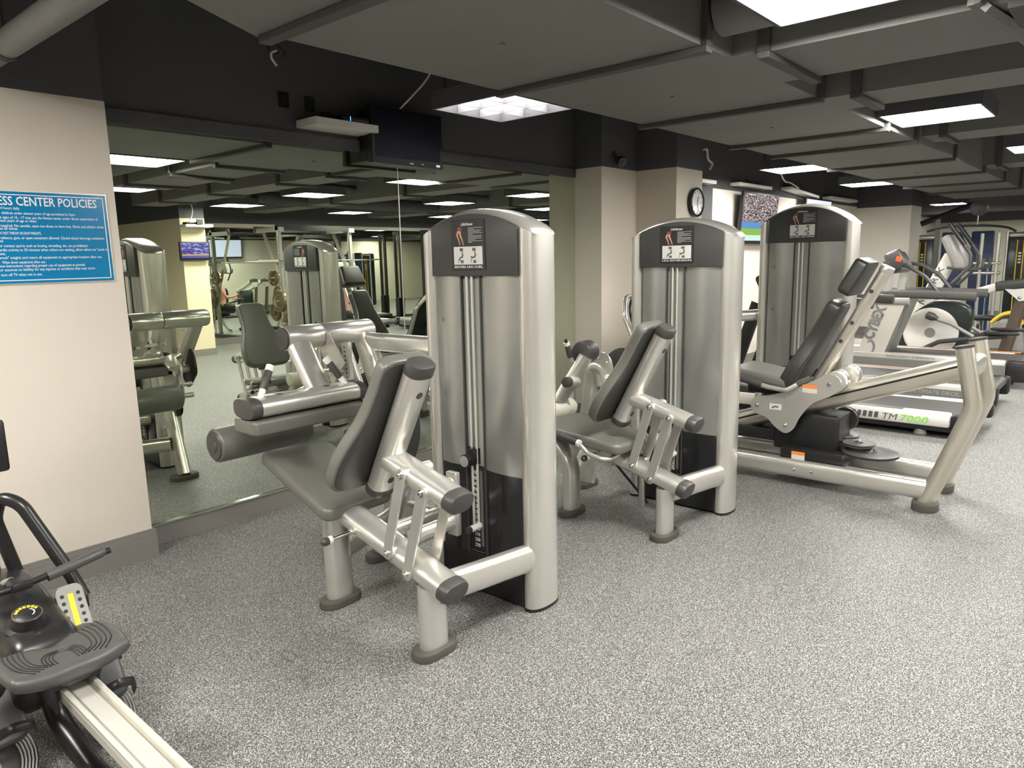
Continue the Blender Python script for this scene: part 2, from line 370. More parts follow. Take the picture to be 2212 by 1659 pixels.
baseboard('baseboard_far', [((6.5, 4.1), (14.4, 4.1), 0, -1), ((14.4, 3.2), (14.4, 4.1), -1, 0), ((14.4, 3.2), (15.15, 3.2), 0, -1)], 0.12)
baseboard('baseboard_back', [((5.49, -7.7), (5.49, -3.95), -1, 0), ((5.47, -3.95), (5.92, -3.95), 0, 1), ((5.9, -5.4), (5.9, -3.95), 1, 0), ((5.9, -5.4), (21, -5.4), 0, 1)], 0.115)
# mirrors: two sheets on the front wall, one along the back wall
def mirror(x0, x1, y, yt, z0, z1, label):
    r = thing('wall_mirror', label, 'mirror', ((x0+x1)/2, y, z0))
    m = MB(); m.b2((x0, min(y, yt), z0), (x1, max(y, yt), z1)); m.build('glass', 'mirror', r, False)
    return r
mirror(1.462, 3.362, 3.940, 3.949, 0.118, 2.205, 'left sheet of the wall mirror, from the sign wall to the joint')
mirror(3.366, 5.419, 3.940, 3.949, 0.118, 2.205, 'right sheet of the wall mirror, between the joint and the cream clock column')
m = MB(); m.b2((3.3625, 3.936, 0.118), (3.3655, 3.9495, 2.205)); struct(m, 'trim_5', 'alu')
mirror(5.95, 20.8, -5.392, -5.399, 0.118, 2.2, 'long mirror on the back wall, seen only as a reflection beside the TV pillar')
# mid grey sheet over the near end of the far TV wall
M['greywall'] = mat('mid_grey_wall', (0.085, 0.086, 0.086), 0.8, spec=0.2)
m = MB(); m.b2((6.5, 4.08, 0.0), (8.47, 4.1, 2.30)); struct(m, 'trim_3', 'greywall')

# ---------------------------------------------------------------- ceiling ducts
def duct(label, x0, x1, y0, y1, z0, z1, seams, axis=0, extra=None):
    r = thing('air_duct', label, 'duct', ((x0+x1)/2, (y0+y1)/2, z0))
    m = MB(); m.b2((x0, y0, z0), (x1, y1, z1))
    if extra: extra(m)
    for k in range(int((x1-x0)/1.5) if axis == 0 else 0):       # pin heads of the insulation
        m.cyl((x0+0.75+k*1.47, (y0+y1)/2, z0-0.006), (x0+0.75+k*1.47, (y0+y1)/2, z0+0.01), 0.012, 8)
    m.build('duct_body', 'duct', r, False)
    for q in seams:
        m = MB(); f = 0.028; h = 0.03
        if axis == 0: m.b2((q-f, y0-h, z0-h), (q+f, y1+h, z0), 0.004); m.b2((q-f, y0-h, z0), (q+f, y0, z1)); m.b2((q-f, y1, z0), (q+f, y1+h, z1))
        else: m.b2((x0-h, q-f, z0-h), (x1+h, q+f, z0), 0.004); m.b2((x0-h, q-f, z0), (x0, q+f, z1)); m.b2((x1, q-f, z0), (x1+h, q+f, z1))
        m.build('flange', 'flange', r, False)
    for k in range(2 if axis else 5):
        pass
    return r
def taper(m):
    m.rings([[V(0.2, 2.02, 2.42), V(0.2, 2.02, 2.85), V(0.2, 1.62, 2.85), V(0.2, 1.62, 2.42)], [V(1.7, 2.80, 2.40), V(1.7, 2.80, 2.85), V(1.7, 1.56, 2.85), V(1.7, 1.56, 2.40)]])
duct('wide grey main duct running along the ceiling beside the mirror wall, flanged every few feet', 1.70, 15.5, 1.56, 2.74, 2.40, 2.86, [1.70, 3.11, 4.59, 6.05, 6.95, 8.57, 10.29, 11.9, 13.5], 0, taper)
duct('grey branch duct off the main duct, nearest the big light panel', 3.40, 4.05, -1.1, 1.56, 2.40, 2.84, [1.40, 0.45, -0.6], 1)
duct('grey branch duct off the main duct, second from the camera', 4.64, 5.10, -3.6, 1.56, 2.40, 2.84, [1.36, 0.4, -1.2, -2.6], 1)
duct('narrow grey duct crossing above the treadmill area', 7.2, 7.7, -5.0, 1.56, 2.46, 2.84, [1.40, -0.4, -2.2], 1)
duct('far grey duct crossing toward the back mirror', 10.25, 10.85, -5.2, 1.56, 2.46, 2.84, [1.40, -1.0, -3.2], 1)
r = thing('ceiling_pipe', 'thick round grey pipe along the ceiling beside the big light panel', 'pipe', (3.26, -1, 2.5))
m = MB(); m.tube([(3.20, 1.52, 2.56), (3.24, -4.6, 2.56)], 0.11, n=28); m.build('pipe_body', 'duct', r)
for y in (0.95, -0.6, -2.2):
    m = MB(); m.tube([(3.20, y-0.02, 2.56), (3.20, y+0.02, 2.56)], 0.118, n=28); m.build('collar', 'duct', r)
r = thing('ceiling_pipe', 'thin pale olive pipe high in the upper left corner over the sign', 'pipe', (1.15, 2, 2.6))
m = MB(); m.tube([(0.955, 3.79, 2.34), (0.99, -3.5, 2.34)], 0.05, n=20); m.build('pipe_body', 'duct', r)
m = MB(); m.tube([(0.957, 3.33, 2.34), (0.957, 3.38, 2.34)], 0.056, n=20); m.tube([(0.957, 3.35, 2.38), (0.957, 3.35, 3.0)], 0.006, n=8); m.build('hanger', 'slab', r)
for k, (y, z) in enumerate(((-1.6, 2.62), (-3.0, 2.55))):
    r = thing('ceiling_pipe', ['slim dark pipe crossing the ceiling behind the light panels, seen in the mirror', 'thicker dark pipe deepest in the mirrored ceiling near the back wall'][k], 'pipe', (9, y, z))
    m = MB(); m.tube([(6.3, y, z), (20.5, y, z)], 0.06+0.05*k, n=16); m.build('pipe_body', 'dark', r)
# angled hanger bracket at the upper right
r = thing('duct_hanger', 'bent pale metal hanger strap holding the grey branch duct, top right', 'bracket', (3.4, 0.6, 2.4))
m = MB(); m.tube([(3.33, 0.58, 2.95), (3.33, 0.58, 2.40), (3.72, 0.50, 2.375), (4.06, 0.47, 2.375)], 0.022, 0.004, ref=(1, 0, 0.3), n=4); m.build('strap', 'duct', r, False)
m = MB(); m.tube([(3.36, 0.545, 2.39), (4.04, 0.42, 2.365)], 0.02, 0.02, n=4); m.build('angle_bar', 'duct', r, False)
# downstand beam on the right, dark
m = MB(); m.b2((19.0, -5.4, 2.30), (19.4, 4.1, 3.0)); struct(m, 'trim_4', 'dark')

# ---------------------------------------------------------------- ceiling lights
def light(label, cx, cy, sx=0.62, sy=0.60, z=2.43, louver=False, grp='lit ceiling light panels'):
    r = thing('ceiling_light', label, 'light', (cx, cy, z), grp)
    hx, hy = sx/2, sy/2
    m = MB(); t = 0.016; H = 0.10
    m.b2((cx-hx-t, cy-hy-t, z), (cx-hx, cy+hy+t, z+H)); m.b2((cx+hx, cy-hy-t, z), (cx+hx+t, cy+hy+t, z+H))
    m.b2((cx-hx, cy-hy-t, z), (cx+hx, cy-hy, z+H)); m.b2((cx-hx, cy+hy, z), (cx+hx, cy+hy+t, z+H))
    m.b2((cx-hx-t, cy-hy-t, z+H), (cx+hx+t, cy+hy+t, z+H+0.006)); m.build('housing', 'dark', r, False)
    zz = z+0.075 if louver else z+0.006
    m = MB(); m.b2((cx-hx+0.002, cy-hy+0.002, zz), (cx+hx-0.002, cy+hy-0.002, zz+0.01)); m.build('diffuser', 'diffuser_dim' if louver else 'diffuser', r, False)
    if louver:
        m = MB()
        for k in (1, 2):
            m.b2((cx-hx, cy-hy+sy*k/3-0.003, z+0.004), (cx+hx, cy-hy+sy*k/3+0.003, zz)); m.b2((cx-hx+sx*k/3-0.003, cy-hy, z+0.004), (cx-hx+sx*k/3+0.003, cy+hy, zz))
        m.build('louver', 'louver', r, False)
    m = MB()
    for sx_ in (-1, 1): m.cyl((cx+sx_*hx*0.8, cy+hy*0.9, z+H), (cx+sx_*hx*0.8, cy+hy*0.9, 3.0), 0.004, 6)
    m.build('hanger_wire', 'blackm', r)
    return r
LP = [
 (2.87, 0.945, 'large glaring ceiling light cut by the top edge, upper right', False),
 (3.59, 3.155, 'square ceiling light with a nine-cell louver beside the black screen', True),
 (6.06, 1.22, 'ceiling light panel in a black housing hanging at the right under the ducts', False),
 (8.56, 3.11, 'ceiling light panel above the shelf of the stadium television', False),
 (11.3, 3.08, 'ceiling light panel second along the television wall', False),
 (8.70, 0.80, 'ceiling light panel cut by the right edge of the photo', False),
 (17.8, 3.25, 'small far ceiling light by the distant cream pillar', False),
 (3.75, -1.6, 'ceiling light reflected at the far left edge of the mirror, low and dim', False),
 (6.12, -3.25, 'ceiling light reflected just above the wall television on the pillar', False),
 (6.05, -1.02, 'ceiling light reflected in the middle of the left mirror sheet', False),
 (8.70, -1.02, 'reflected ceiling light beside the top of the nearest machine tower', False),
 (11.3, -1.02, 'reflected ceiling light deeper behind the nearest machine tower', False),
 (8.70, -3.75, 'reflected ceiling light over the smith machine', False),
 (11.3, -3.75, 'reflected ceiling light far right of the smith machine', False),
 (14.2, -3.75, 'reflected ceiling light near the end of the back mirror', False),
 (14.2, -1.02, 'reflected ceiling light at the far end of the gym', False),
 (0.35, 0.945, 'ceiling light behind the camera over the rower, only its glow seen', False),
 (0.35, -1.6, 'ceiling light behind the camera over the open floor, only its glow seen', False),
 (-0.40, 2.75, 'ceiling light left of the photo over the front of the rower, only its glow seen', False),
 (0.35, -3.9, 'ceiling light far behind the camera, only its glow seen', False),
 (17.8, 0.9, 'ceiling light over the cable towers at the end of the gym', False),
]
for cx, cy, lb, lv in LP: light(lb, cx, cy, louver=lv)
# ================================================================ MACHINES
M['shell'] = mat('dark_pad_back_shell', (0.045, 0.044, 0.038), 0.42, spec=0.4)
M['slot'] = mat('pale_slot_liner', (0.27, 0.275, 0.24), 0.45)
UX, UY, UZ = V(1, 0, 0), V(0, 1, 0), V(0, 0, 1)
def bars(name, rows, x, y0, z0, dz, m, parent, dy=-1):
    """unreadable small print drawn as thin strips; rows = widths"""
    mb = MB()
    for i, wd in enumerate(rows): mb.b2((x-0.0008, min(y0, y0+dy*wd), z0-i*dz), (x, max(y0, y0+dy*wd), z0-i*dz+dz*0.42))
    return mb.build(name, m, parent, False)
def placard(r, x, y0, y1, z0, z1, title, variant):
    """instruction placard on the plane x, facing -X; y0 is its left (larger y)"""
    W, H = y0-y1, z1-z0
    mb = MB(); mb.box(((x-0.001), (y0+y1)/2, (z0+z1)/2), (0.003, W, H), None, 0.0012); p = mb.build('placard', 'placard', r, False)
    X = x-0.003
    text('logo', 'LifeFitness', H*0.082, (X, y0-W*0.30, z1-H*0.115), (0, -1, 0), UZ, 'inklight', p, 0.0004, width=W*0.36, ital=0.5)
    bars('small_print', [W*0.42, W*0.18, W*0.40, W*0.35, W*0.42, W*0.14, W*0.40, W*0.39, W*0.41, W*0.22, W*0.42, W*0.12], X, y0-W*0.52, z1-H*0.17, H*0.026, 'inkpale', p)
    # picture of two legs with highlighted muscle
    mb = MB(); c = y0-W*0.26; t = z1-H*0.16
    for s_, pts in ((1, ((0, 0), (0.09, -0.14), (0.03, -0.24), (0.0, -0.34))), (-1, ((0.0, 0), (-0.02, -0.14), (-0.08, -0.24), (-0.12, -0.34)))):
        q = [(X, c+a*W*0.9, t+b*H) for a, b in pts]; mb.tube(q, W*0.022, 0.001, ref=(1, 0, 0), n=8, scales=[1.5, 1.2, 0.7, 0.6])
    mb.build('leg_picture', 'skin', p)
    mb = MB(); mb.box((X-0.0004, c-W*0.01, t-H*0.02), (0.002, W*0.13, H*0.08), None, 0.0008); mb.build('muscle_picture', 'maroon', p, False)
    mb = MB(); mb.box((X, (y0+y1)/2, z0+H*0.29), (0.002, W*0.86, H*0.36), None, 0.0008); mb.build('photo_panel', 'paper', p, False)
    for k in (0, 1):
        mb = MB(); cy = y0-W*(0.31+0.38*k); cz = z0+H*0.29; x_ = X-0.0014
        def rb(a, b, c2, d): mb.b2((x_-0.0004, cy+a*W, cz+b*H), (x_, cy+c2*W, cz+d*H))
        rb(-0.05, 0.09, 0.05, 0.15); rb(-0.055, -0.15, 0.03, -0.09)
        mb.tube([(x_, cy-0.02*W, cz+0.08*H), (x_, cy-0.03*W, cz-0.03*H), (x_, cy+0.05*W, cz-0.04*H), (x_, cy+(0.10 if k else 0.06)*W, cz+(-0.02 if k else -0.10)*H)], W*0.018, 0.0006, ref=(1, 0, 0), n=6)
        mb.tube([(x_, cy-0.07*W, cz+0.02*H), (x_, cy+0.09*W, cz-0.07*H), (x_, cy+0.10*W, cz-0.14*H)], W*0.009, 0.0006, ref=(1, 0, 0), n=6)
        mb.build('exercise_picture', 'ink', p, False)
    text('title', title, H*0.06, (X, y0-W*0.07, z0+H*0.045), (0, -1, 0), UZ, 'inklight', p, 0.0004, width=W*0.86, bold=0.01)
    return p
def tower(r, xf, yR, yL, ztop, zarch, zsign, stack=True, numbers=True, depth=0.19, plac=None, zstack=0.59):
    """weight tower: two oval columns, arched silver hood, dark sign panel, smoky shrouds"""
    xc = xf+depth/2; xb = xf+depth; a, b = depth/2, 0.048; ym = (yR+yL)/2; half = (yL-yR)/2
    def arc(y, z0=ztop, z1=zarch): u = (y-ym)/(half+b); return z0+(z1-z0)*max(0.0, 1-u*u)
    for y in (yR, yL):
        m = MB(); pr = ellipse(a, b, 32, 2.3); zt = lambda x, yy: arc(yy)-0.012
        m.rings([[V(xc+u, y+v, 0.012) for u, v in pr], [V(xc+u, y+v, 0.6) for u, v in pr], [V(xc+u, y+v, zt(xc+u, y+v)) for u, v in pr]])
        c = m.build('tower_column', 'silver', r)
        m = MB(); m.rings([[V(xc+u*1.02, y+v*1.03, 0.0) for u, v in pr], [V(xc+u*1.02, y+v*1.03, 0.014) for u, v in pr]]); m.build('column_foot', 'black', c)
    # arched hood
    m = MB(); rg = []; n = 24
    for i in range(n+1):
        y = yR-b*0.96+(yL-yR+1.92*b)*i/n; k = min(1.0, (min(i, n-i)+0.4)/2.2); z = arc(y); d = a*0.96*(0.62+0.38*k); e = 0.011
        rg.append([V(xc-d, y, z-0.012), V(xc-d+0.006, y, z-0.002), V(xc-d*0.5, y, z+e*k), V(xc+d*0.5, y, z+e*k), V(xc+d-0.006, y, z-0.002), V(xc+d, y, z-0.012)])
    m.rings(rg, closed=True); m.build('tower_hood', 'silver', r, ang=60)
    # sign panel
    y0, y1 = yR+0.012, yL-0.06
    y1 = yL-0.045; n = 20
    front = [(y0, zsign)]+[(y0+(y1-y0)*i/n, arc(y0+(y1-y0)*i/n)-0.013) for i in range(n+1)]+[(y1, zsign)]
    m = MB(); m.soft(front, 0.03, 0.004, (xf+0.02, 0, 0), (0, 1, 0), UZ, 2)
    # soft() extrudes along u x v = +X: shift so that the front face stands at xf-0.01
    for v_ in m.bm.verts: v_.co.x -= 0.03
    sp = m.build('sign_panel', 'panelgrey', r)
    xs = xf-0.0105
    # shrouds either side of the slot
    ys0, ys1 = ym-0.045, ym+0.075
    for (p, q, nm) in ((y0+0.004, ys0, 'front_shroud'), (ys1, y1-0.004, 'front_shroud')):
        for (za, zb, mt, nn) in ((zstack, zsign, 'shroud', nm), (0.19, zstack, 'blackglass', 'stack_cover')):
            if not stack and nn == 'stack_cover': za, mt = za, 'shroud'
            m = MB(); rg = []; n = 8
            for i in range(n+1):
                t = i/n; y = p+(q-p)*t; bulge = 0.012*math.sin(PI*t)
                rg.append([V(xf+0.012-bulge, y, za), V(xf+0.012-bulge, y, zb), V(xf+0.03, y, zb), V(xf+0.03, y, za)])
            m.rings(rg); m.build(nn, mt, r, ang=60)
    m = MB(); m.b2((xf+0.017, ys0, 0.19), (xf+0.030, ys1, zsign+0.02)); m.build('slot_back', 'slot', r, False)
    for y in (ys0+0.004, ys1-0.004):
        m = MB(); m.b2((xf+0.004, y-0.004, 0.19), (xf+0.020, y+0.004, zsign)); m.build('slot_edge', 'panelgrey', r, False)
    for y in (ym+0.005, ym+0.035):
        m = MB(); m.cyl((xf+0.006, y, 0.3), (xf+0.006, y, zsign+0.02), 0.0065, 16); m.build('guide_rod', 'rod', r)
    m = MB(); m.b2((xf+0.006, yR+0.03, 0.012), (xf+0.03, yL-0.03, 0.19), 0.004); m.build('skirt', 'black', r, False)
    m = MB(); m.b2((xb-0.03, yR+0.03, 0.012), (xb-0.01, yL-0.03, ztop-0.01), 0.004); m.build('back_shroud', 'shroud', r, False)
    for z in (zsign-0.19, zsign-0.52):
        m = MB(); m.lathe((xf+0.006, y1-0.05, z), (-1, 0, 0), [(0, 0.013), (0.003, 0.012), (0.004, 0.008)], 14); m.build('shroud_screw', 'scuff', r)
    # weight stack strip with numbers
    m = MB(); m.b2((xf+0.008, ym-0.03, 0.2), (xf+0.034, ym+0.06, zstack+0.01), 0.002); st = m.build('weight_stack', 'black', r, False)
    if numbers:
        nums = list(range(10, 271, 20)); dz = (zstack-0.25)/(len(nums)-1)
        for i, k in enumerate(nums):
            z = zstack-0.022-i*dz
            text('weight_number', str(k), 0.022, (xf+0.0075, ym+0.035, z-0.007), (0, -1, 0), UZ, 'inklight', st, 0.0003, bold=0.015)
        m = MB(); m.b2((xf+0.006, ym-0.022, 0.23), (xf+0.009, ym-0.008, zstack-0.01)); m.build('hole_strip', 'scuff', st, False)
        m = MB(); m.cyl((xf+0.03, ym+0.03, zstack+0.04), (xf-0.05, ym+0.03, zstack+0.04), 0.03, 24, 0.004); m.cyl((xf+0.02, ym+0.03, zstack+0.02), (xf+0.02, ym+0.03, zstack+0.09), 0.035, 24)
        kb = m.build('stack_knob', 'black', r); m = MB(); m.cyl((xf-0.049, ym+0.03, zstack+0.04), (xf-0.053, ym+0.03, zstack+0.04), 0.025, 20); m.build('knob_face', 'silver', kb)
        m = MB(); m.cyl((xf+0.01, ym, 0.325), (xf-0.055, ym, 0.325), 0.015, 16, 0.002); pn = m.build('weight_pin', 'white', r); m = MB(); m.cyl((xf-0.055, ym, 0.325), (xf-0.078, ym, 0.325), 0.0155, 16, 0.003); m.build('pin_end', 'cap', pn)
    if plac: placard(sp, xf-0.0115, *plac)
    return sp
def foot(r, x, y, z=0.0, a=0.10, b=0.055, h=0.036, rot=0.0, name='foot'):
    n = 8; pts = []; L = a-b
    for s_ in (1, -1):
        for k in range(n+1):
            t = -PI/2+PI*k/n; pts.append((s_*(L+b*math.cos(t)), s_*b*math.sin(t)))
    m = MB(); m.soft(pts, h, 0.008, (x, y, z), (math.cos(rot), math.sin(rot), 0), (-math.sin(rot), math.cos(rot), 0), 3, r0=0.002); return m.build(name, 'foot', r)
def endcap(r, p0, d, a, b, ref, L=0.03, name='end_cap', pw=2.6, mt='cap'):
    p0, d = V(p0), V(d).normalized(); m = MB()
    m.tube([p0-d*0.004, p0, p0+d*L*0.7, p0+d*L*0.95, p0+d*L], a+0.0025, b+0.0025, ref=ref, n=28, p=pw, scales=[0.98, 1, 1, 0.94, 0.78]); return m.build(name, mt, r)
def bolt(r, p, d, rad=0.011, name='bolt', mt='chrome'):
    m = MB(); m.lathe(p, d, [(0, rad*1.5), (0.003, rad*1.5), (0.003, rad), (0.010, rad), (0.013, rad*0.6)], 14); return m.build(name, mt, r)
def link(r, p0, p1, x, wd=0.024, t=0.008, side=-1, name='link_bar'):
    """flat bar with round ends in the plane x; p = (y, z)"""
    a, b = Vector(p0), Vector(p1); d = (b-a).normalized(); n_ = Vector((-d.y, d.x)); out = []; k = 8
    for c, s_ in ((b, 1), (a, -1)):
        for i in range(k+1):
            t_ = -PI/2+PI*i/k; q = c+(d*math.cos(t_)+n_*math.sin(t_))*wd*s_; out.append((q.x, q.y))
    m = MB(); m.soft(out, t, 0.0015, (x-(t if side < 0 else 0), 0, 0), UY, UZ, 1); o = m.build(name, 'silver', r)
    for q in (p0, p1):
        bolt(o, (x+side*t, q[0], q[1]), (side, 0, 0), 0.009)
        m = MB(); m.cyl((x-side*0.0, q[0], q[1]), (x-side*0.03, q[0], q[1]), 0.024, 16); m.build('pivot_boss', 'silver', o)
    return o
def backrest(r, cx, y0, z0, d, wl=0.21, wt=0.12, L=0.60, t=0.062, mt='pad', off=0.040, pinch=0.0):
    """bottle-shaped back pad: wide lower part, waist, narrower top. d = (y,z) unit direction upwards"""
    d = V(0, d[0], d[1]).normalized(); u = V(1, 0, 0); n_ = u.cross(d)           # faces away from the post
    if n_.y < 0: n_ = -n_
    prof = [(0.0, 0.62), (0.02, 0.82), (0.07, 0.96), (0.16, 1.0), (0.28, 0.97), (0.40, 0.86), (0.52, 0.72), (0.64, 0.635), (0.80, 0.60), (0.91, 0.595), (0.97, 0.55), (1.0, 0.38)]
    R_ = [(wl*k, L*s_) for s_, k in prof]; S = catmull([(x, y, 0) for x, y in R_], 3)
    out = [(p.x, p.y) for p in S]+[(-p.x, p.y) for p in reversed(S)]
    o = V(cx, y0, z0)+n_*off
    m = MB()
    w_ = u.cross(d)
    if w_.dot(n_) > 0: m.soft(out, t, 0.026, o, u, d, 5, r0=0.010)
    else: m.soft(out, t, 0.010, o+n_*t, u, d, 5, r0=0.026)
    b = m.build('backrest', mt, r, ang=70)
    sh = [(x*0.95, (y-L*0.47)*0.965+L*0.47) for x, y in out]; m = MB(); oo = o-n_*0.004
    if w_.dot(n_) > 0: m.soft(sh, 0.008, 0.003, oo, u, d, 2)
    else: m.soft(sh, 0.008, 0.003, oo+n_*0.008, u, d, 2)
    m.build('back_shell', 'shell', b)
    return b
def seat_pad(r, pts, o, v, t=0.06, mt='pad'):
    m = MB(); v = V(v).normalized(); m.soft(pts, t, 0.022, o, UX, v, 5, r0=0.018); return m.build('seat', mt, r, ang=75)
def rounded(pts, rad, n=5):
    """round the corners of a closed 2D outline"""
    out = []; N_ = len(pts)
    for i in range(N_):
        a, b, c = Vector(pts[i-1]), Vector(pts[i]), Vector(pts[(i+1) % N_]); R_ = rad[i] if isinstance(rad, (list, tuple)) else rad
        u, v = (a-b), (c-b); R_ = min(R_, u.length*0.48, v.length*0.48); u.normalize(); v.normalize()
        for k in range(n+1):
            t = k/n; q = (b+u*R_)*(1-t)**2+b*2*t*(1-t)+(b+v*R_)*t*t; out.append((q.x, q.y))
    return out
def seat_frame(r, kind):
    """parallelogram seat carriage shared by the leg curl and leg extension machines"""
    OV = dict(n=28, p=2.6)
    # foot and short leg nearest the camera, cross tube to the tower
    foot(r, 1.735, 1.945)
    m = MB(); m.tube([(1.735, 1.945, 0.03), (1.735, 1.945, 0.285)], 0.062, 0.037, ref=(0, 1, 0), **OV); m.build('leg', 'silver', r)
    m = MB(); m.tube([(1.75, 1.925, 0.262), (2.235, 1.872, 0.240)], 0.036, 0.060, ref=(0, 0, 1), **OV); m.build('cross_tube', 'silver', r)
    # lower inclined rail
    d = V(0, 0.58, 0.17).normalized(); rf = (0, -0.28, 0.96)
    m = MB(); m.tube([(1.73, 1.845, 0.30), (1.73, 2.50, 0.478)], 0.062, 0.040, ref=rf, **OV); rl = m.build('lower_rail', 'silver', r)
    endcap(rl, (1.73, 1.845, 0.30), -d, 0.062, 0.040, rf, 0.045)
    m = MB(); m.cyl((1.70, 2.33, 0.425), (1.655, 2.33, 0.425), 0.015, 16); m.build('lever_socket', 'silver', rl)
    m = MB(); m.cyl((1.66, 2.33, 0.425), (1.555, 2.33, 0.421), 0.0065, 12); lv = m.build('adjust_lever', 'chrome', r)
    m = MB(); m.cyl((1.563, 2.33, 0.421), (1.543, 2.33, 0.421), 0.0165, 20, 0.002); m.build('lever_collar', 'white', lv)
    m = MB(); m.lathe((1.545, 2.33, 0.421), (-1, 0, 0), [(0, 0.0165), (0.012, 0.0175), (0.024, 0.014), (0.030, 0.007)], 20); m.build('lever_knob', 'cap', lv)
    # upper rail and post
    m = MB(); m.tube([(1.73, 1.80, 0.655), (1.73, 2.13, 0.745)], 0.060, 0.038, ref=rf, **OV); ul = m.build('upper_rail', 'silver', r)
    endcap(ul, (1.73, 1.80, 0.655), -d, 0.060, 0.038, rf, 0.045)
    pd = V(0, -0.28, 0.53).normalized(); pr = V(0, 0.53, 0.28).normalized()
    m = MB(); m.tube([(1.73, 2.215, 0.625), (1.73, 1.963, 1.10)], 0.056, 0.042, ref=pr, **OV); bp = m.build('back_post', 'silver', r)
    endcap(bp, (1.73, 1.963, 1.10), pd, 0.056, 0.042, pr, 0.045); endcap(bp, (1.73, 2.215, 0.625), -pd, 0.056, 0.042, pr, 0.03)
    for t_ in (0.10, 0.80):
        q = V(1.73, 2.215, 0.625).lerp(V(1.73, 1.945, 1.135), t_)-pr*0.0415; m = MB(); m.lathe(q, -pr, [(0, 0.015), (0.002, 0.014)], 18); m.build('post_plug', 'cap', bp)
    backrest(r, 1.735, 2.215+0.03, 0.625-0.03, (pd.y, pd.z))
    # four parallel links
    for x, sd in ((1.664, -1), (1.796, 1)):
        link(r, (2.005, 0.722), (2.108, 0.388), x, side=sd); link(r, (1.893, 0.675), (1.998, 0.332), x, side=sd)
def leg_curl():
    r = thing('leg_curl_machine', 'nearest silver weight machine, placard SEATED LEG CURL, lap pad and thick dark roller', 'exercise machine', (2.0, 2.3, 0))
    OV = dict(n=28, p=2.6)
    tower(r, 2.21, 1.868, 2.42, 1.605, 1.70, 1.432, plac=(2.243, 2.05, 1.457, 1.664, 'SEATED LEG CURL', 0))
    seat_frame(r, 'curl')
    # second front foot, cross tube and the far leg
    foot(r, 1.76, 2.585)
    m = MB(); m.tube([(1.76, 2.585, 0.03), (1.76, 2.585, 0.49)], 0.062, 0.037, ref=(0, 1, 0), **OV); m.build('leg', 'silver', r)
    m = MB(); m.tube([(1.79, 2.58, 0.245), (2.17, 2.72, 0.245)], 0.034, 0.050, ref=(0, 0, 1), **OV); m.build('cross_tube', 'silver', r)
    m = MB(); m.tube([(1.75, 2.32, 0.365), (2.24, 2.30, 0.365)], 0.030, 0.040, ref=(0, 0, 1), **OV); m.build('cross_tube', 'silver', r)
    m = MB(); m.b2((2.03, 2.10, 0.34), (2.06, 2.16, 0.62), 0.006); m.tube([(2.045, 2.13, 0.40), (1.80, 2.13, 0.40)], 0.024, 0.034, n=20, p=2.6); m.build('stop_bracket', 'silver', r)
    foot(r, 2.20, 2.83, rot=0.0)
    m = MB(); m.tube([(2.20, 2.83, 0.03), (2.22, 2.65, 0.48), (2.23, 2.68, 0.60), (2.30, 3.02, 1.12)], 0.038, 0.062, ref=(0, 1, 0.0), fil=0.5, **OV)
    m.build('leg', 'silver', r)
    m = MB(); m.tube([(2.295, 2.97, 1.10), (2.285, 2.455, 1.105)], 0.030, 0.046, ref=(0, 0, 1), **OV); m.build('top_beam', 'silver', r)
    m = MB(); m.tube([(2.20, 2.62, 0.30), (2.26, 2.47, 0.28)], 0.030, 0.046, ref=(0, 0, 1), **OV); m.build('cross_tube', 'silver', r)
    # boom
    m = MB(); m.cyl((1.855, 3.05, 1.150), (2.052, 3.05, 1.150), 0.058, 32, 0.004); m.cyl((2.056, 3.05, 1.150), (2.37, 3.05, 1.150), 0.058, 32, 0.02); bo = m.build('boom', 'silver', r)
    m = MB(); m.cyl((1.856, 3.05, 1.150), (1.842, 3.05, 1.150), 0.054, 28, 0.003); m.build('boom_cap', 'cap', bo)
    # arm carrying the lap pad
    m = MB(); m.tube([(1.915, 3.03, 1.135), (1.935, 2.90, 0.90)], 0.064, 0.034, ref=(0, 0.9, -0.4), **OV); ar = m.build('lap_arm', 'silver', r)
    m = MB(); m.soft([(2.98, 1.165), (3.06, 1.10), (2.97, 0.90), (2.86, 1.02)], 0.008, 0.001, (2.055, 0, 0), UY, UZ, 1); m.build('gusset', 'silver', ar)
    # lap pad: oval silver beam with end caps over a flat pad
    m = MB(); m.tube([(1.575, 2.88, 0.885), (2.095, 2.88, 0.885)], 0.086, 0.044, ref=(0, 0, 1), n=32, p=2.8); lb = m.build('lap_beam', 'silver', r)
    endcap(lb, (1.575, 2.88, 0.885), (-1, 0, 0), 0.086, 0.044, UZ, 0.045, pw=2.8); endcap(lb, (2.095, 2.88, 0.885), (1, 0, 0), 0.086, 0.044, UZ, 0.04, pw=2.8)
    for x in (1.70, 1.95): m = MB(); m.lathe((x, 2.865, 0.9285), (0, 0, 1), [(0, 0.016), (0.002, 0.014)], 18); m.build('beam_plug', 'cap', lb)
    m = MB(); m.soft(rounded([(-0.27, -0.095), (0.31, -0.095), (0.31, 0.095), (-0.27, 0.095)], 0.03), 0.066, 0.016, (1.80, 2.885, 0.772), UX, UY, 4, r0=0.012); m.build('lap_pad', 'pad', r, ang=70)
    for (p, q) in (((1.60, 2.86, 0.915), (1.685, 2.90, 1.045)), ((2.06, 2.86, 0.915), (1.985, 2.90, 1.045))):
        p, q = V(p), V(q); dd = (q-p).normalized(); m = MB(); m.cyl(p, p.lerp(q, 0.35), 0.0145, 18); h = m.build('handle', 'white', r)
        m = MB(); m.cyl(p.lerp(q, 0.33), p.lerp(q, 0.9), 0.0175, 20, 0.002); m.build('grip', 'cap', h); m = MB(); m.cyl(p.lerp(q, 0.89), q+dd*0.012, 0.0185, 20, 0.003); m.build('grip_end', 'white', h)
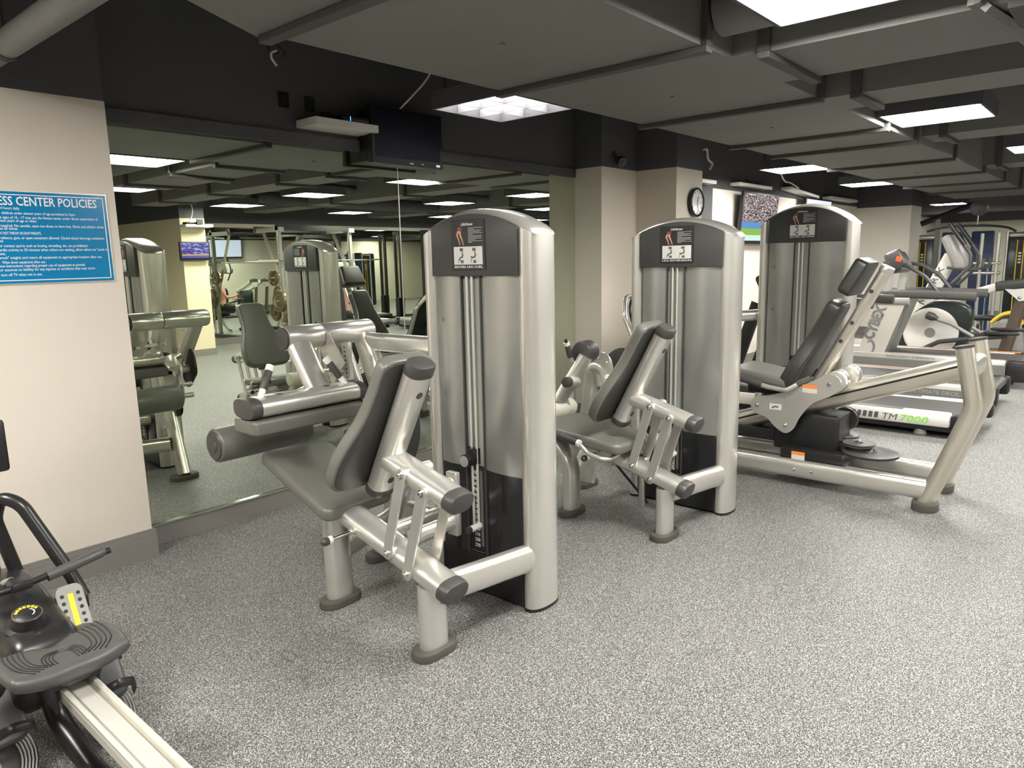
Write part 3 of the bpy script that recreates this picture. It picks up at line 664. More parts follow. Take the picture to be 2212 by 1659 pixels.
    # range selector plate with holes and lever
    m = MB(); m.soft(rounded([(2.88, 0.93), (2.93, 0.92), (2.94, 1.11), (2.885, 1.12)], 0.008), 0.02, 0.001, (2.10, 0, 0), UY, UZ, 1); sp = m.build('range_plate', 'silver', r)
    for k in range(8):
        m = MB(); m.lathe((2.0995, 2.905+k*0.0015, 0.945+k*0.021), (-1, 0, 0), [(0, 0.0055), (0.0008, 0.005)], 12); m.build('range_hole', 'black', sp)
    m = MB(); m.cyl((1.92, 2.97, 0.985), (2.10, 2.97, 0.985), 0.013, 18); lv = m.build('range_lever', 'silver', r)
    m = MB(); m.cyl((1.935, 2.97, 0.985), (1.905, 2.97, 0.985), 0.018, 20, 0.003); m.build('lever_collar', 'white', lv); m = MB(); m.cyl((1.905, 2.97, 0.985), (1.892, 2.97, 0.985), 0.018, 20, 0.004); m.build('lever_knob', 'cap', lv)
    m = MB(); m.tube([(2.16, 2.98, 1.10), (2.20, 2.86, 0.75)], 0.017, n=16); m.build('push_rod', 'silver', r)
    # calf roller with its swinging arm, cam and pulleys
    m = MB(); m.lathe((1.555, 3.22, 0.665), UX, [(0, 0.070), (0.004, 0.078), (0.012, 0.082), (0.478, 0.082), (0.492, 0.077), (0.50, 0.064)], 36); ro = m.build('calf_roller', 'pad', r)
    m = MB(); m.lathe((1.556, 3.22, 0.665), (-1, 0, 0), [(0, 0.072), (0.006, 0.066), (0.007, 0.034), (0.011, 0.032)], 32); m.build('roller_cap', 'cap', ro)
    m = MB(); m.cyl((2.04, 3.22, 0.665), (2.14, 3.22, 0.665), 0.017, 16); m.cyl((2.06, 3.22, 0.74), (2.14, 3.22, 0.74), 0.014, 16); m.b2((2.065, 3.195, 0.64), (2.077, 3.245, 0.86), 0.004)
    m.tube([(2.045, 3.22, 0.85), (2.06, 3.10, 0.90), (2.16, 2.98, 0.90)], 0.045, 0.02, n=20, p=2.4); m.build('roller_arm', 'silver', r)
    m = MB(); m.soft([(2.90+0.075*math.cos(t*PI/12)*(1.25 if math.sin(t*PI/12) < 0 else 1), 0.80+0.075*math.sin(t*PI/12)*(1.7 if math.sin(t*PI/12) < 0 else 1)) for t in range(24)], 0.012, 0.002, (2.13, 0, 0), UY, UZ, 1); m.build('pivot_plate', 'silver', r)
    m = MB(); m.soft([(2.93+0.10*math.cos(t*PI/16), 0.80+(0.12+0.04*math.sin(t*PI/8))*math.sin(t*PI/16)) for t in range(32)], 0.022, 0.006, (2.255, 0, 0), UY, UZ, 2); cm = m.build('cam', 'black', r)
    m = MB(); m.cyl((2.13, 2.93, 0.80), (2.26, 2.93, 0.80), 0.03, 20); m.build('cam_axle', 'silver', cm)
    m = MB(); m.lathe((2.245, 2.72, 0.50), UX, [(0, 0.062), (0.003, 0.065), (0.008, 0.056), (0.014, 0.065), (0.017, 0.062)], 32); m.build('pulley', 'black', r)
    # seat: wide pad rising a little towards the mirror
    pts = rounded([(-0.155, -0.335), (0.215, -0.335), (0.235, 0.10), (0.20, 0.40), (-0.05, 0.42), (-0.19, 0.0)], [0.075, 0.075, 0.09, 0.07, 0.07, 0.12])
    pts = rounded([(-0.165, 0.0), (0.20, 0.0), (0.30, 0.65), (-0.055, 0.69)], [0.06, 0.06, 0.07, 0.045])
    seat_pad(r, pts, V(1.755, 2.41, 0.452), (0, 1, 0.175))
    return r
leg_curl()
def leg_extension():
    """built in the coordinates of the leg curl and then moved along the row"""
    r = thing('leg_extension_machine', 'silver weight machine with placard LEG EXTENSION and pale cream shin roller, second in the row', 'exercise machine', (2.0, 2.3, 0))
    OV = dict(n=28, p=2.6)
    tower(r, 2.22, 1.868, 2.44, 1.605, 1.70, 1.432, plac=(2.262, 2.05, 1.457, 1.664, 'LEG EXTENSION', 1), zstack=0.47)
    seat_frame(r, 'extension')
    foot(r, 1.73, 2.56)
    m = MB(); m.tube([(1.73, 2.56, 0.03), (1.73, 2.56, 0.33), (1.73, 2.80, 0.56)], 0.060, 0.040, ref=(0, 1, 0.15), fil=0.25, **OV); m.build('leg', 'silver', r)
    foot(r, 2.22, 2.80, rot=0.0)
    m = MB(); m.tube([(2.22, 2.80, 0.03), (2.22, 2.78, 0.50), (2.22, 2.74, 0.78)], 0.036, 0.058, ref=(0, 1, 0), fil=0.1, **OV); m.build('leg', 'silver', r)
    m = MB(); m.tube([(1.77, 2.56, 0.24), (2.20, 2.78, 0.24)], 0.034, 0.055, ref=(0, 0, 1), **OV); m.build('cross_tube', 'silver', r)
    m = MB(); m.tube([(2.22, 2.74, 0.72), (2.26, 2.47, 0.72)], 0.030, 0.046, ref=(0, 0, 1), **OV); m.build('top_beam', 'silver', r)
    m = MB(); m.tube([(1.75, 2.32, 0.365), (2.24, 2.30, 0.365)], 0.030, 0.040, ref=(0, 0, 1), **OV); m.build('cross_tube', 'silver', r)
    m = MB(); m.b2((2.02, 2.08, 0.20), (2.05, 2.15, 0.62), 0.008); m.tube([(2.035, 2.12, 0.47), (1.80, 2.12, 0.47)], 0.024, 0.034, n=20, p=2.6); m.build('stop_bracket', 'silver', r)
    seat_pad(r, rounded([(-0.175, 0.0), (0.20, 0.0), (0.22, 0.56), (-0.20, 0.56)], [0.06, 0.10, 0.08, 0.06]), V(1.735, 2.13, 0.455), (0, 1, 0.10))
    for sx in (-1, 1):
        x = 1.735+sx*0.205
        m = MB(); m.tube([(1.735+sx*0.05, 2.20, 0.435), (x-sx*0.01, 2.19, 0.43), (x, 2.30, 0.45), (x, 2.36, 0.50), (x, 2.62, 0.545)], 0.013, n=14, fil=0.09); h = m.build('handle', 'silver', r)
        m = MB(); m.tube([(x, 2.37, 0.502), (x, 2.63, 0.547)], 0.019, n=18); m.build('grip', 'cap', h); m = MB(); m.tube([(x, 2.355, 0.4995), (x, 2.372, 0.5025)], 0.0205, n=18); m.build('grip_collar', 'white', h)
    # swing arm: oval tube with knob, dark roller end, grip, curved bracket, cam
    m = MB(); m.tube([(2.02, 2.66, 0.90), (1.93, 2.80, 0.62)], 0.050, 0.030, ref=(0.2, 0.9, 0.4), **OV); ar = m.build('swing_arm', 'silver', r)
    m = MB(); m.cyl((1.98, 2.70, 0.745), (1.90, 2.70, 0.755), 0.034, 22, 0.003); m.build('arm_socket', 'silver', ar); m = MB(); m.cyl((1.90, 2.70, 0.755), (1.865, 2.70, 0.758), 0.033, 22, 0.004); m.build('arm_knob', 'cap', ar)
    m = MB(); m.lathe((2.02, 2.70, 0.92), (1, 0.1, 0), [(0, 0.058), (0.004, 0.066), (0.012, 0.070), (0.11, 0.070), (0.122, 0.066), (0.126, 0.058)], 32); m.build('stop_roller', 'cap', r)
    m = MB(); m.cyl((1.99, 2.74, 0.865), (1.94, 2.745, 0.985), 0.013, 16); h = m.build('handle', 'silver', r); m = MB(); m.cyl((1.972, 2.742, 0.895), (1.945, 2.745, 0.975), 0.0175, 18, 0.002); m.build('grip', 'cap', h)
    m = MB(); m.cyl((1.945, 2.745, 0.972), (1.938, 2.746, 0.990), 0.019, 18); m.build('grip_end', 'white', h); m = MB(); m.cyl((1.938, 2.746, 0.990), (1.931, 2.747, 1.008), 0.010, 12); m.build('button', 'black', h)
    m = MB(); m.tube([(2.02, 2.72, 0.80), (2.10, 2.70, 0.84), (2.18, 2.68, 0.80), (2.20, 2.66, 0.70)], 0.028, 0.040, ref=(0, 1, 0), fil=0.08, n=20, p=2.6); m.build('curved_bracket', 'silver', r)
    m = MB(); m.soft([(2.70+0.085*math.cos(t*PI/12), 0.78+0.12*math.sin(t*PI/12)) for t in range(24)], 0.010, 0.002, (2.255, 0, 0), UY, UZ, 1); pp = m.build('pivot_plate', 'silver', r)
    for a_ in (0.4, 1.2, 2.4, 5.2): bolt(pp, (2.255, 2.70+0.06*math.cos(a_), 0.78+0.085*math.sin(a_)), (-1, 0, 0), 0.007)
    m = MB(); S = catmull([(2.80, 0.60, 0), (2.84, 0.74, 0), (2.79, 0.86, 0), (2.70, 0.92, 0), (2.61, 0.90, 0), (2.56, 0.80, 0), (2.58, 0.62, 0), (2.68, 0.56, 0)], 4)
    m.soft([(p.x-0.07, p.y) for p in S[:-1]], 0.02, 0.006, (2.34, 0, 0), UY, UZ, 2); m.build('cam', 'panelgrey', r)
    m = MB(); m.tube([(1.96, 2.80, 0.66), (2.05, 2.74, 0.42)], 0.022, n=16); m.build('roller_post', 'silver', r)
    # pale shin roller
    m = MB(); m.lathe((1.60, 2.81, 0.565), UX, [(0, 0.045), (0.004, 0.052), (0.012, 0.056), (0.45, 0.056), (0.465, 0.052), (0.47, 0.042)], 32); m.build('shin_roller', 'padlight', r)
    m = MB(); m.cyl((2.06, 2.81, 0.565), (2.12, 2.81, 0.565), 0.016, 16); m.b2((2.06, 2.79, 0.54), (2.075, 2.83, 0.70), 0.004); m.build('roller_axle', 'silver', r)
    m = MB(); m.cyl((1.76, 2.33, 0.40), (2.02, 2.22, 0.06), 0.008, 12); m.build('gas_rod', 'black', r)
    m = MB(); m.b2((1.95, 2.21, 0.05), (1.975, 2.24, 0.35), 0.004); m.build('stay_bar', 'silver', r)
    r.location += V(1.58, -0.12, 0)
    return r
leg_extension()

def leg_press():
    r = thing('leg_press_machine', 'silver machine with placard SEATED LEG PRESS, headrest, sloping steel rail and bent legs', 'exercise machine', (4.85, 1.6, 0))
    OV = dict(n=28, p=2.6)
    tower(r, 5.78, 1.70, 2.34, 1.715, 1.86, 1.578, depth=0.22, plac=(2.14, 1.92, 1.605, 1.83, 'SEATED LEG PRESS', 2), zstack=0.6)
    for x in (4.63, 5.07):
        foot(r, x, 0.845, a=0.085, b=0.07, h=0.05)
        m = MB(); m.tube([(x, 0.845, 0.04), (x, 0.645, 0.63), (x, 0.715, 0.965)], 0.047, fil=0.20, n=28); lg = m.build('bent_leg', 'steel', r)
        endcap(lg, (x, 0.715, 0.965), (0, 0.2, 0.98), 0.047, 0.047, UY, 0.012, pw=2.0)
        m = MB(); m.tube([(x, 0.82, 0.115), (x, 2.70, 0.115)], 0.036, 0.058, ref=(0, 0, 1), **OV); rl = m.build('floor_rail', 'silver', r)
        if x < 4.8:
            bolt(rl, (x-0.036, 1.60, 0.115), (-1, 0, 0), 0.008); bolt(rl, (x-0.036, 1.49, 0.115), (-1, 0, 0), 0.008)
        foot(r, x, 2.66, a=0.07, b=0.06, h=0.06)
    m = MB(); m.tube([(4.68, 0.70, 0.83), (5.02, 0.70, 0.83)], 0.045, 0.062, ref=(0, 0, 1), n=24, p=3); m.build('leg_bridge', 'silver', r)
    # sloping rail beam with groove
    m = MB(); m.tube([(4.85, 2.62, 0.14), (4.85, 0.735, 0.825)], 0.066, 0.066, ref=(0, 0.34, 0.94), n=32, p=2.4); sr = m.build('sloping_rail', 'steel', r)
    m = MB(); m.tube([(4.7835, 2.60, 0.165), (4.7835, 0.76, 0.835)], 0.004, 0.006, ref=(0, 0.34, 0.94), n=8); m.build('rail_groove', 'black', sr)
    # carriage side plates
    S = catmull([(1.935, 0.50, 0), (1.90, 0.555, 0), (1.80, 0.575, 0), (1.66, 0.625, 0), (1.52, 0.70, 0), (1.44, 0.745, 0), (1.37, 0.725, 0), (1.355, 0.66, 0), (1.42, 0.605, 0), (1.52, 0.55, 0), (1.60, 0.45, 0), (1.635, 0.37, 0), (1.69, 0.33, 0), (1.76, 0.365, 0), (1.82, 0.42, 0), (1.90, 0.445, 0), (1.935, 0.50, 0)], 4)[:-1]
    for x in (4.655, 5.035):
        m = MB(); m.soft([(p.x, p.y) for p in S], 0.010, 0.002, (x, 0, 0), UY, UZ, 1); sp = m.build('side_plate', 'silver', r)
        if x < 4.8:
            for q in ((1.885, 0.50), (1.43, 0.68), (1.69, 0.385)): bolt(sp, (x, q[0], q[1]), (-1, 0, 0), 0.009)
            m = MB(); m.b2((x-0.0015, 1.50, 0.615), (x, 1.59, 0.665)); st = m.build('warning_sticker', 'paper', sp, False)
            m = MB(); m.b2((x-0.0022, 1.50, 0.645), (x-0.0012, 1.59, 0.668)); m.build('sticker_header', 'orange', st, False)
            m = MB(); m.b2((x-0.0015, 1.72, 0.48), (x, 1.80, 0.52)); s2 = m.build('label_sticker', 'paper', sp, False)
            m = MB(); m.tube([(x-0.002, 1.785, 0.493), (x-0.002, 1.76, 0.503), (x-0.002, 1.74, 0.50)], 0.005, 0.0008, ref=(1, 0, 0), n=6); m.build('label_mark', 'ink', s2)
    for x0, x1 in ((4.668, 4.78), (4.92, 5.03)):
        m = MB(); m.cyl((x0, 1.40, 0.70), (x1, 1.40, 0.70), 0.066, 32, 0.005); br = m.build('carriage_barrel', 'silver', r)
        m = MB(); m.tube([(x0+0.05, 1.40, 0.70), (x0+0.055, 1.40, 0.70)], 0.0675, n=32); m.build('barrel_ring', 'black', br)
    # back post with pads
    pd = V(0, -0.40, 0.78).normalized(); pr = V(0, 0.78, 0.40).normalized()
    m = MB(); m.tube([(4.85, 1.60, 0.585), (4.85, 1.195, 1.375)], 0.050, 0.036, ref=pr, **OV); bp = m.build('back_post', 'steel', r)
    endcap(bp, (4.85, 1.195, 1.375), pd, 0.050, 0.038, pr, 0.035, mt='silver')
    for t_ in (0.45, 0.6, 0.85):
        q = V(4.80, 1.60, 0.585).lerp(V(4.80, 1.195, 1.375), t_); m = MB(); m.lathe(q, (-1, 0, 0), [(0, 0.013), (0.002, 0.012)], 14); m.build('post_hole', 'cap', bp)
    backrest(r, 4.85, 1.665, 0.565, (pd.y, pd.z), wl=0.19, wt=0.11, L=0.66, t=0.09, off=0.045, mt='paddark')
    m = MB(); o = V(4.85, 1.33, 1.205)+pr*0.04; out = rounded([(-0.15, 0.0), (0.15, 0.0), (0.125, 0.235), (-0.125, 0.235)], 0.035)
    w_ = UX.cross(pd); t = 0.085
    if w_.dot(pr) > 0: m.soft(out, t, 0.028, o, UX, pd, 4, r0=0.012)
    else: m.soft(out, t, 0.012, o+pr*t, UX, pd, 4, r0=0.028)
    m.build('headrest', 'paddark', r, ang=70)
    seat_pad(r, rounded([(-0.19, 0.0), (0.19, 0.0), (0.20, 0.44), (-0.20, 0.44)], [0.09, 0.09, 0.07, 0.07]), V(4.85, 1.66, 0.62), (0, 1, 0.14), t=0.065)
    m = MB(); m.b2((4.76, 1.62, 0.56), (4.94, 2.0, 0.632), 0.01); m.build('seat_bracket', 'black', r)
    for sx in (-1, 1):
        x = 4.85+sx*0.235
        m = MB(); m.tube([(x-sx*0.02, 1.62, 0.665), (x, 1.68, 0.625), (x, 1.80, 0.635), (x, 2.10, 0.70)], 0.016, n=16, fil=0.06); h = m.build('handle', 'silver', r)
        m = MB(); m.tube([(x, 1.84, 0.6435), (x, 2.12, 0.704)], 0.022, n=18); m.build('grip', 'cap', h)
    # black mechanism, sheaves
    m = MB(); m.b2((4.74, 1.38, 0.20), (5.0, 1.80, 0.46), 0.02); m.b2((4.76, 1.80, 0.24), (4.98, 2.2, 0.32), 0.01); m.build('carriage_mechanism', 'black', r)
    m = MB(); m.lathe((5.0, 1.42, 0.40), UX, [(0, 0.075), (0.01, 0.08), (0.02, 0.07), (0.03, 0.08), (0.04, 0.075)], 28); m.build('side_pulley', 'cap', r)
    m = MB(); m.b2((4.665, 1.33, 0.14), (5.035, 1.72, 0.235), 0.006); hb = m.build('pulley_housing', 'blackm', r)
    m = MB(); m.b2((4.6635, 1.56, 0.155), (4.665, 1.645, 0.215)); st = m.build('warning_sticker', 'paper', hb, False); m = MB(); m.b2((4.6625, 1.56, 0.195), (4.6637, 1.645, 0.217)); m.build('sticker_header', 'orange', st, False)
    for (x, y, z, rad) in ((4.80, 1.20, 0.232, 0.165), (4.83, 1.28, 0.275, 0.10), (4.97, 1.43, 0.285, 0.115)):
        m = MB(); m.lathe((x, y, z), UZ, [(0, rad*0.96), (0.004, rad), (0.010, rad*0.93), (0.016, rad), (0.020, rad*0.96), (0.0205, rad*0.25), (0.028, rad*0.22)], 40); sh = m.build('cable_sheave', 'charcoal', r)
        bolt(sh, (x, y, z+0.026), (0, 0, 1), 0.012)
    # foot plate at the mirror end, carried by a boom from the tower
    m = MB(); fp = rounded([(-0.36, 0.0), (0.36, 0.0), (0.36, 0.42), (0.25, 0.56), (-0.25, 0.56), (-0.36, 0.42)], 0.10, 5)
    m.soft(fp, 0.025, 0.006, (4.85, 2.62, 0.70), UX, (0, 0.42, 0.9), 2); m.build('foot_plate', 'tealglass', r)
    m = MB(); m.tube([V(4.85, 2.635, 0.68)+UX*a+V(0, 0.42, 0.9).normalized()*b for a, b in ((-0.37, 0.0), (-0.37, 0.43), (-0.26, 0.58), (0.26, 0.58), (0.37, 0.43), (0.37, 0.0))], 0.018, fil=0.1, n=14); m.build('plate_frame', 'silver', r)
    for x in (4.70, 5.0):
        m = MB(); m.tube([(x, 2.60, 0.14), (x, 2.72, 0.55), (x, 2.76, 0.9)], 0.035, 0.045, ref=(0, 1, 0), fil=0.1, n=20, p=2.6); m.build('plate_post', 'silver', r)
    m = MB(); m.tube([(5.02, 2.76, 0.85), (5.55, 2.72, 0.98), (5.86, 2.39, 1.0)], 0.038, 0.045, ref=(0, 0, 1), fil=0.15, n=22, p=2.6); m.build('boom', 'silver', r)
    m = MB(); m.tube([(5.07, 1.80, 0.115), (5.82, 1.78, 0.14)], 0.036, 0.055, ref=(0, 0, 1), **OV); m.build('cross_tube', 'silver', r)
    return r
M['paddark'] = mat('dark_vinyl_upholstery', (0.032, 0.031, 0.026), 0.36, spec=0.55, bump=0.2, bscale=260)
leg_press()
# ---------------------------------------------------------------- rowing machine, lower left
def rower():
    r = thing('rowing_machine', 'black rowing machine in the lower left corner, grey seat on a bright metal rail', 'rowing machine', (0.6, 1.8, 0))
    x0 = 0.585
    m = MB(); m.b2((0.546, 0.55, 0.30), (0.636, 2.42, 0.332), 0.004); rl = m.build('rail', 'alu', r, False)
    for a, b in ((0.546, 0.560), (0.622, 0.636)):
        m = MB(); m.b2((a, 0.55, 0.332), (b, 2.42, 0.345), 0.003); m.build('rail_lip', 'alu', rl, False)
    for a, b in ((0.560, 0.570), (0.612, 0.622)):
        m = MB(); m.b2((a, 0.55, 0.3315), (b, 2.42, 0.3335)); m.build('rail_track', 'steel', rl, False)
    m = MB(); m.b2((0.550, 0.52, 0.295), (0.632, 0.55, 0.345), 0.004); m.build('rail_end', 'black', rl, False)
    m = MB(); m.tube([(0.59, 0.62, 0.30), (0.59, 0.60, 0.04)], 0.03, 0.03, n=16); m.tube([(0.36, 0.60, 0.03), (0.82, 0.60, 0.03)], 0.03, n=16); m.build('rear_leg', 'blackm', r)
    # contoured seat
    bm = MB(); nx, ny = 28, 16; W, D = 0.152, 0.112; rows = []
    def sz(u, v): # u across, v along (v=-1 rear, nearest the camera)
        return 0.418 + 0.028*abs(u)**2.2 + 0.012*max(0, -v)**2*(1-abs(u)) - 0.018*math.exp(-((u)/0.22)**2)*max(0, v)
    def edge(u): return 1.0-0.25*abs(u)**3
    top = []
    for i in range(nx+1):
        u = -1+2*i/nx; col = []
        for j in range(ny+1):
            v = -1+2*j/ny; col.append(bm.bm.verts.new((x0-0.01+u*W*(1-0.06*v*v), 2.235+v*D*edge(u)+(-0.02*u*u), sz(u, v)-0.010*max(abs(u)**10, abs(v)**10))))
        top.append(col)
    for i in range(nx):
        for j in range(ny): bm.face((top[i][j], top[i+1][j], top[i+1][j+1], top[i][j+1]))
    rim = [top[i][0] for i in range(nx+1)]+[top[nx][j] for j in range(1, ny+1)]+[top[i][ny] for i in range(nx-1, -1, -1)]+[top[0][j] for j in range(ny-1, 0, -1)]
    c = V(x0-0.01, 2.235, 0); prev = rim
    for k, (sc, dz) in enumerate(((1.025, -0.008), (1.03, -0.022), (0.97, -0.036), (0.80, -0.046))):
        cur = [bm.bm.verts.new((c.x+(q.co.x-c.x)*sc, c.y+(q.co.y-c.y)*sc, q.co.z+dz)) for q in rim]
        for i in range(len(rim)): bm.face((prev[i], prev[(i+1) % len(rim)], cur[(i+1) % len(rim)], cur[i]))
        prev = cur
    bm.face(list(reversed(prev))); st = bm.build('seat', 'charcoal', r, ang=80)
    # moulded ridges of the seat: nested U lines in the middle, swept lines at both sides
    for k in range(4):
        a = 0.030+0.010*k; pts = []
        for i in range(17):
            t = PI*i/16; px, py = x0+a*math.cos(t)*1.0, 2.12+(0.045+0.008*k)*math.sin(t)
            pts.append((px, py))
        pts = [(x0+a, 2.075)]+pts+[(x0-a, 2.075)]
        m = MB(); m.tube([(x0-0.01+(p-x0)*0.88, 2.235+(q-2.15)*0.9, sz((p-x0)*0.88/W, (q-2.15)*0.9/D)+0.0006) for p, q in pts], 0.0018, n=6); m.build('seat_ridge', 'black', st)
    for s_ in (-1, 1):
        for k in range(5):
            a = 0.088+0.014*k; m = MB(); q = [(x0+s_*(a-0.005), 2.25), (x0+s_*(a+0.002), 2.18), (x0+s_*(a-0.008), 2.115-0.004*k), (x0+s_*(a-0.045), 2.085-0.009*k)]
            S = catmull([(p, q_, 0) for p, q_ in q], 5); m.tube([(x0-0.01+(v_.x-x0)*0.88, 2.235+(v_.y-2.15)*0.9, sz((v_.x-x0)*0.88/W, (v_.y-2.15)*0.9/D)+0.0006) for v_ in S if abs(v_.x-x0)*0.88 < W*0.97], 0.0018, n=6); m.build('seat_ridge', 'black', st)
    m = MB(); m.b2((0.52, 2.16, 0.345), (0.655, 2.33, 0.40), 0.012); m.b2((0.53, 2.18, 0.27), (0.543, 2.31, 0.36), 0.004); m.b2((0.638, 2.18, 0.27), (0.652, 2.31, 0.36), 0.004); m.build('seat_carriage', 'black', r)
    # front body, tank and frame
    m = MB(); S = catmull([(2.36, 0.30, 0), (2.40, 0.40, 0), (2.55, 0.43, 0), (2.75, 0.47, 0), (2.95, 0.46, 0), (3.12, 0.36, 0), (3.15, 0.22, 0), (3.0, 0.12, 0), (2.7, 0.10, 0), (2.45, 0.16, 0), (2.36, 0.30, 0)], 4)[:-1]
    m.soft([(p.x, p.y) for p in S], 0.19, 0.04, (0.49, 0, 0), UY, UZ, 4); m.build('front_housing', 'blackm', r, ang=60)
    m = MB(); m.lathe((0.567, 2.50, 0.415), (0, -0.25, 0.97), [(0, 0.066), (0.008, 0.062), (0.012, 0.047), (0.030, 0.042), (0.045, 0.040), (0.050, 0.034)], 36); dl = m.build('resistance_dial', 'black', r)
    m = MB(); m.lathe(V(0.567, 2.50, 0.415)+V(0, -0.25, 0.97).normalized()*0.045, (0, -0.25, 0.97), [(0, 0.0405), (0.004, 0.0405), (0.004, 0.0375), (0, 0.0375)], 36, caps=False); m.build('dial_ring', 'chrome', dl)
    dn = V(0, -0.25, 0.97).normalized(); dc = V(0.567, 2.50, 0.415)+dn*0.0505; dv = V(0, 0.97, 0.25).normalized()
    for k in range(7):
        a = math.radians(155-k*22); m = MB(); m.lathe(dc+UX*0.029*math.cos(a)+dv*0.029*math.sin(a), dn, [(0, 0.0048), (0.0012, 0.0045)], 12); m.build('dial_mark', 'yellow', dl)
    m = MB(); m.tube([dc+UX*0.019*math.cos(math.radians(t))+dv*0.019*math.sin(math.radians(t)) for t in range(-60, 60, 8)], 0.0016, 0.0006, ref=dn, n=6); m.build('dial_arc', 'inklight', dl)
    # foot boards with heel slides, either side
    fu = UX; fv = V(0, 0.60, 0.80).normalized()
    for x in (0.452, 0.735):
        s = 1 if x > 0.6 else -1
        m = MB(); m.soft(rounded([(-0.06, 0), (0.06, 0), (0.062, 0.17), (-0.062, 0.17)], 0.035), 0.05, 0.012, (x, 2.42, 0.10), fu, fv, 3); sh = m.build('foot_board', 'charcoal', r)
        # sole with concentric ridges, facing the seat
        nn = fu.cross(fv)
        if nn.y > 0: nn = -nn
        for k in range(5):
            a, b = 0.064-0.009*k, 0.098-0.010*k
            pts = [V(x, 2.40, 0.085)+nn*0.004+fu*(a*math.cos(t*PI/10))+fv*(b*math.sin(t*PI/10)-0.01) for t in range(21)]
            m = MB(); m.tube(pts, 0.0028, n=6, caps=False); m.build('sole_ridge', 'greyplastic', sh)
        m = MB(); m.soft([(0.072*math.cos(t*PI/12), 0.106*math.sin(t*PI/12)) for t in range(24)], 0.022, 0.006, V(x, 2.405, 0.083)-nn*0.02-fv*0.01, fu, fv, 2); m.build('heel_cup', 'black', sh)
        m = MB(); m.tube([V(x-0.065, 2.38, 0.13)-nn*0.0, V(x-0.06, 2.33, 0.19), V(x, 2.31, 0.215), V(x+0.06, 2.33, 0.19), V(x+0.065, 2.38, 0.13)], 0.003, 0.014, ref=(0, 0.4, 0.9), n=8, fil=0.04); m.build('foot_strap', 'blackm', sh)
        # upright toe plate with two rows of holes and the yellow scale
        hu, hv = UX, V(0, 0.45, 0.89).normalized(); hn = hu.cross(hv)
        if hn.y > 0: hn = -hn
        o = V(x-0.02, 2.535, 0.315)
        m = MB(); m.lathe(V(x-0.02, 2.50, 0.275), (0, -0.35, 0.94), [(0, 0.062), (0.03, 0.066), (0.055, 0.058), (0.068, 0.040), (0.072, 0.015)], 28); m.build('heel_housing', 'charcoal', r)
        m = MB(); m.soft(rounded([(-0.043, 0), (0.043, 0), (0.040, 0.165), (-0.040, 0.165)], 0.028), 0.006, 0.002, o, hu, hv, 1); tp = m.build('toe_plate', 'greyplastic', r)
        # the plate is 6 mm thick: details sit on its seat side
        m = MB(); m.soft(rounded([(-0.0085, 0.02), (0.0085, 0.02), (0.0085, 0.135), (-0.0085, 0.135)], 0.004), 0.002, 0.0005, o+hn*0.0055, hu, hv, 1); sc = m.build('size_scale', 'yellow', tp)
        for k in range(5):
            for q in (-0.024, 0.024):
                m = MB(); m.lathe(o+hu*q+hv*(0.035+0.024*k)+hn*0.0058, hn, [(0, 0.0065), (0.001, 0.006)], 12); m.build('plate_hole', 'black', tp)
    m = MB(); m.tube([(0.36, 2.55, 0.18), (0.83, 2.55, 0.18)], 0.014, n=14); m.build('foot_axle', 'blackm', r)
    # looped frame tube and lower runner
    m = MB(); m.tube([(0.775, 2.66, 0.385), (0.755, 2.69, 0.46), (0.665, 2.80, 0.72), (0.62, 2.85, 0.745), (0.605, 2.89, 0.66), (0.655, 2.88, 0.40)], 0.022, n=20, fil=0.09); m.build('loop_frame', 'blackm', r)
    m = MB(); m.tube([(0.60, 2.68, 0.375), (0.785, 2.66, 0.375)], 0.022, 0.03, ref=(0, 0, 1), n=18, p=3); m.build('cross_bar', 'blackm', r)
    m = MB(); m.tube([(0.585, 2.46, 0.30), (0.585, 2.42, 0.13), (0.61, 2.20, 0.04), (0.65, 1.6, 0.034), (0.66, 1.1, 0.034)], 0.032, n=20, fil=0.14); m.build('runner', 'blackm', r)
    # handle bar
    m = MB(); m.tube([(0.33, 2.60, 0.50), (0.60, 2.59, 0.515), (0.86, 2.62, 0.535)], 0.011, n=14); hb = m.build('handle', 'blackm', r)
    m = MB(); m.tube([(0.66, 2.595, 0.517), (0.74, 2.60, 0.527), (0.83, 2.615, 0.537), (0.842, 2.617, 0.538)], 0.017, n=18, scales=[1, 1, 1, 0.7]); m.build('grip', 'charcoal', hb)
    m = MB(); m.tube([(0.32, 2.60, 0.50), (0.51, 2.592, 0.508)], 0.017, n=18); m.build('grip', 'charcoal', hb)
    m = MB(); m.b2((0.555, 2.575, 0.50), (0.615, 2.64, 0.53), 0.008); m.cyl((0.585, 2.63, 0.515), (0.585, 2.70, 0.50), 0.010, 12); m.build('handle_yoke', 'black', hb)
    m = MB(); m.tube([(0.585, 2.70, 0.50), (0.585, 2.78, 0.465)], 0.014, n=14, scales=[0.8, 1.1]); m.build('strap_stop', 'greyplastic', hb)
    m = MB(); m.tube([(0.60, 2.95, 0.44), (0.58, 2.98, 0.84)], 0.016, n=14); ms = m.build('monitor_arm', 'blackm', r); m = MB(); m.b2((0.45, 2.96, 0.80), (0.69, 3.0, 0.985), 0.012); m.build('monitor', 'black', r)
    for x in (0.42, 0.78):
        m = MB(); m.tube([(x, 3.05, 0.035), (0.585, 3.05, 0.035)], 0.03, n=14); m.build('front_foot', 'blackm', r)
    m = MB(); m.tube([(0.585, 3.05, 0.04), (0.585, 3.02, 0.16)], 0.03, n=14); m.build('front_post', 'blackm', r)
rower()

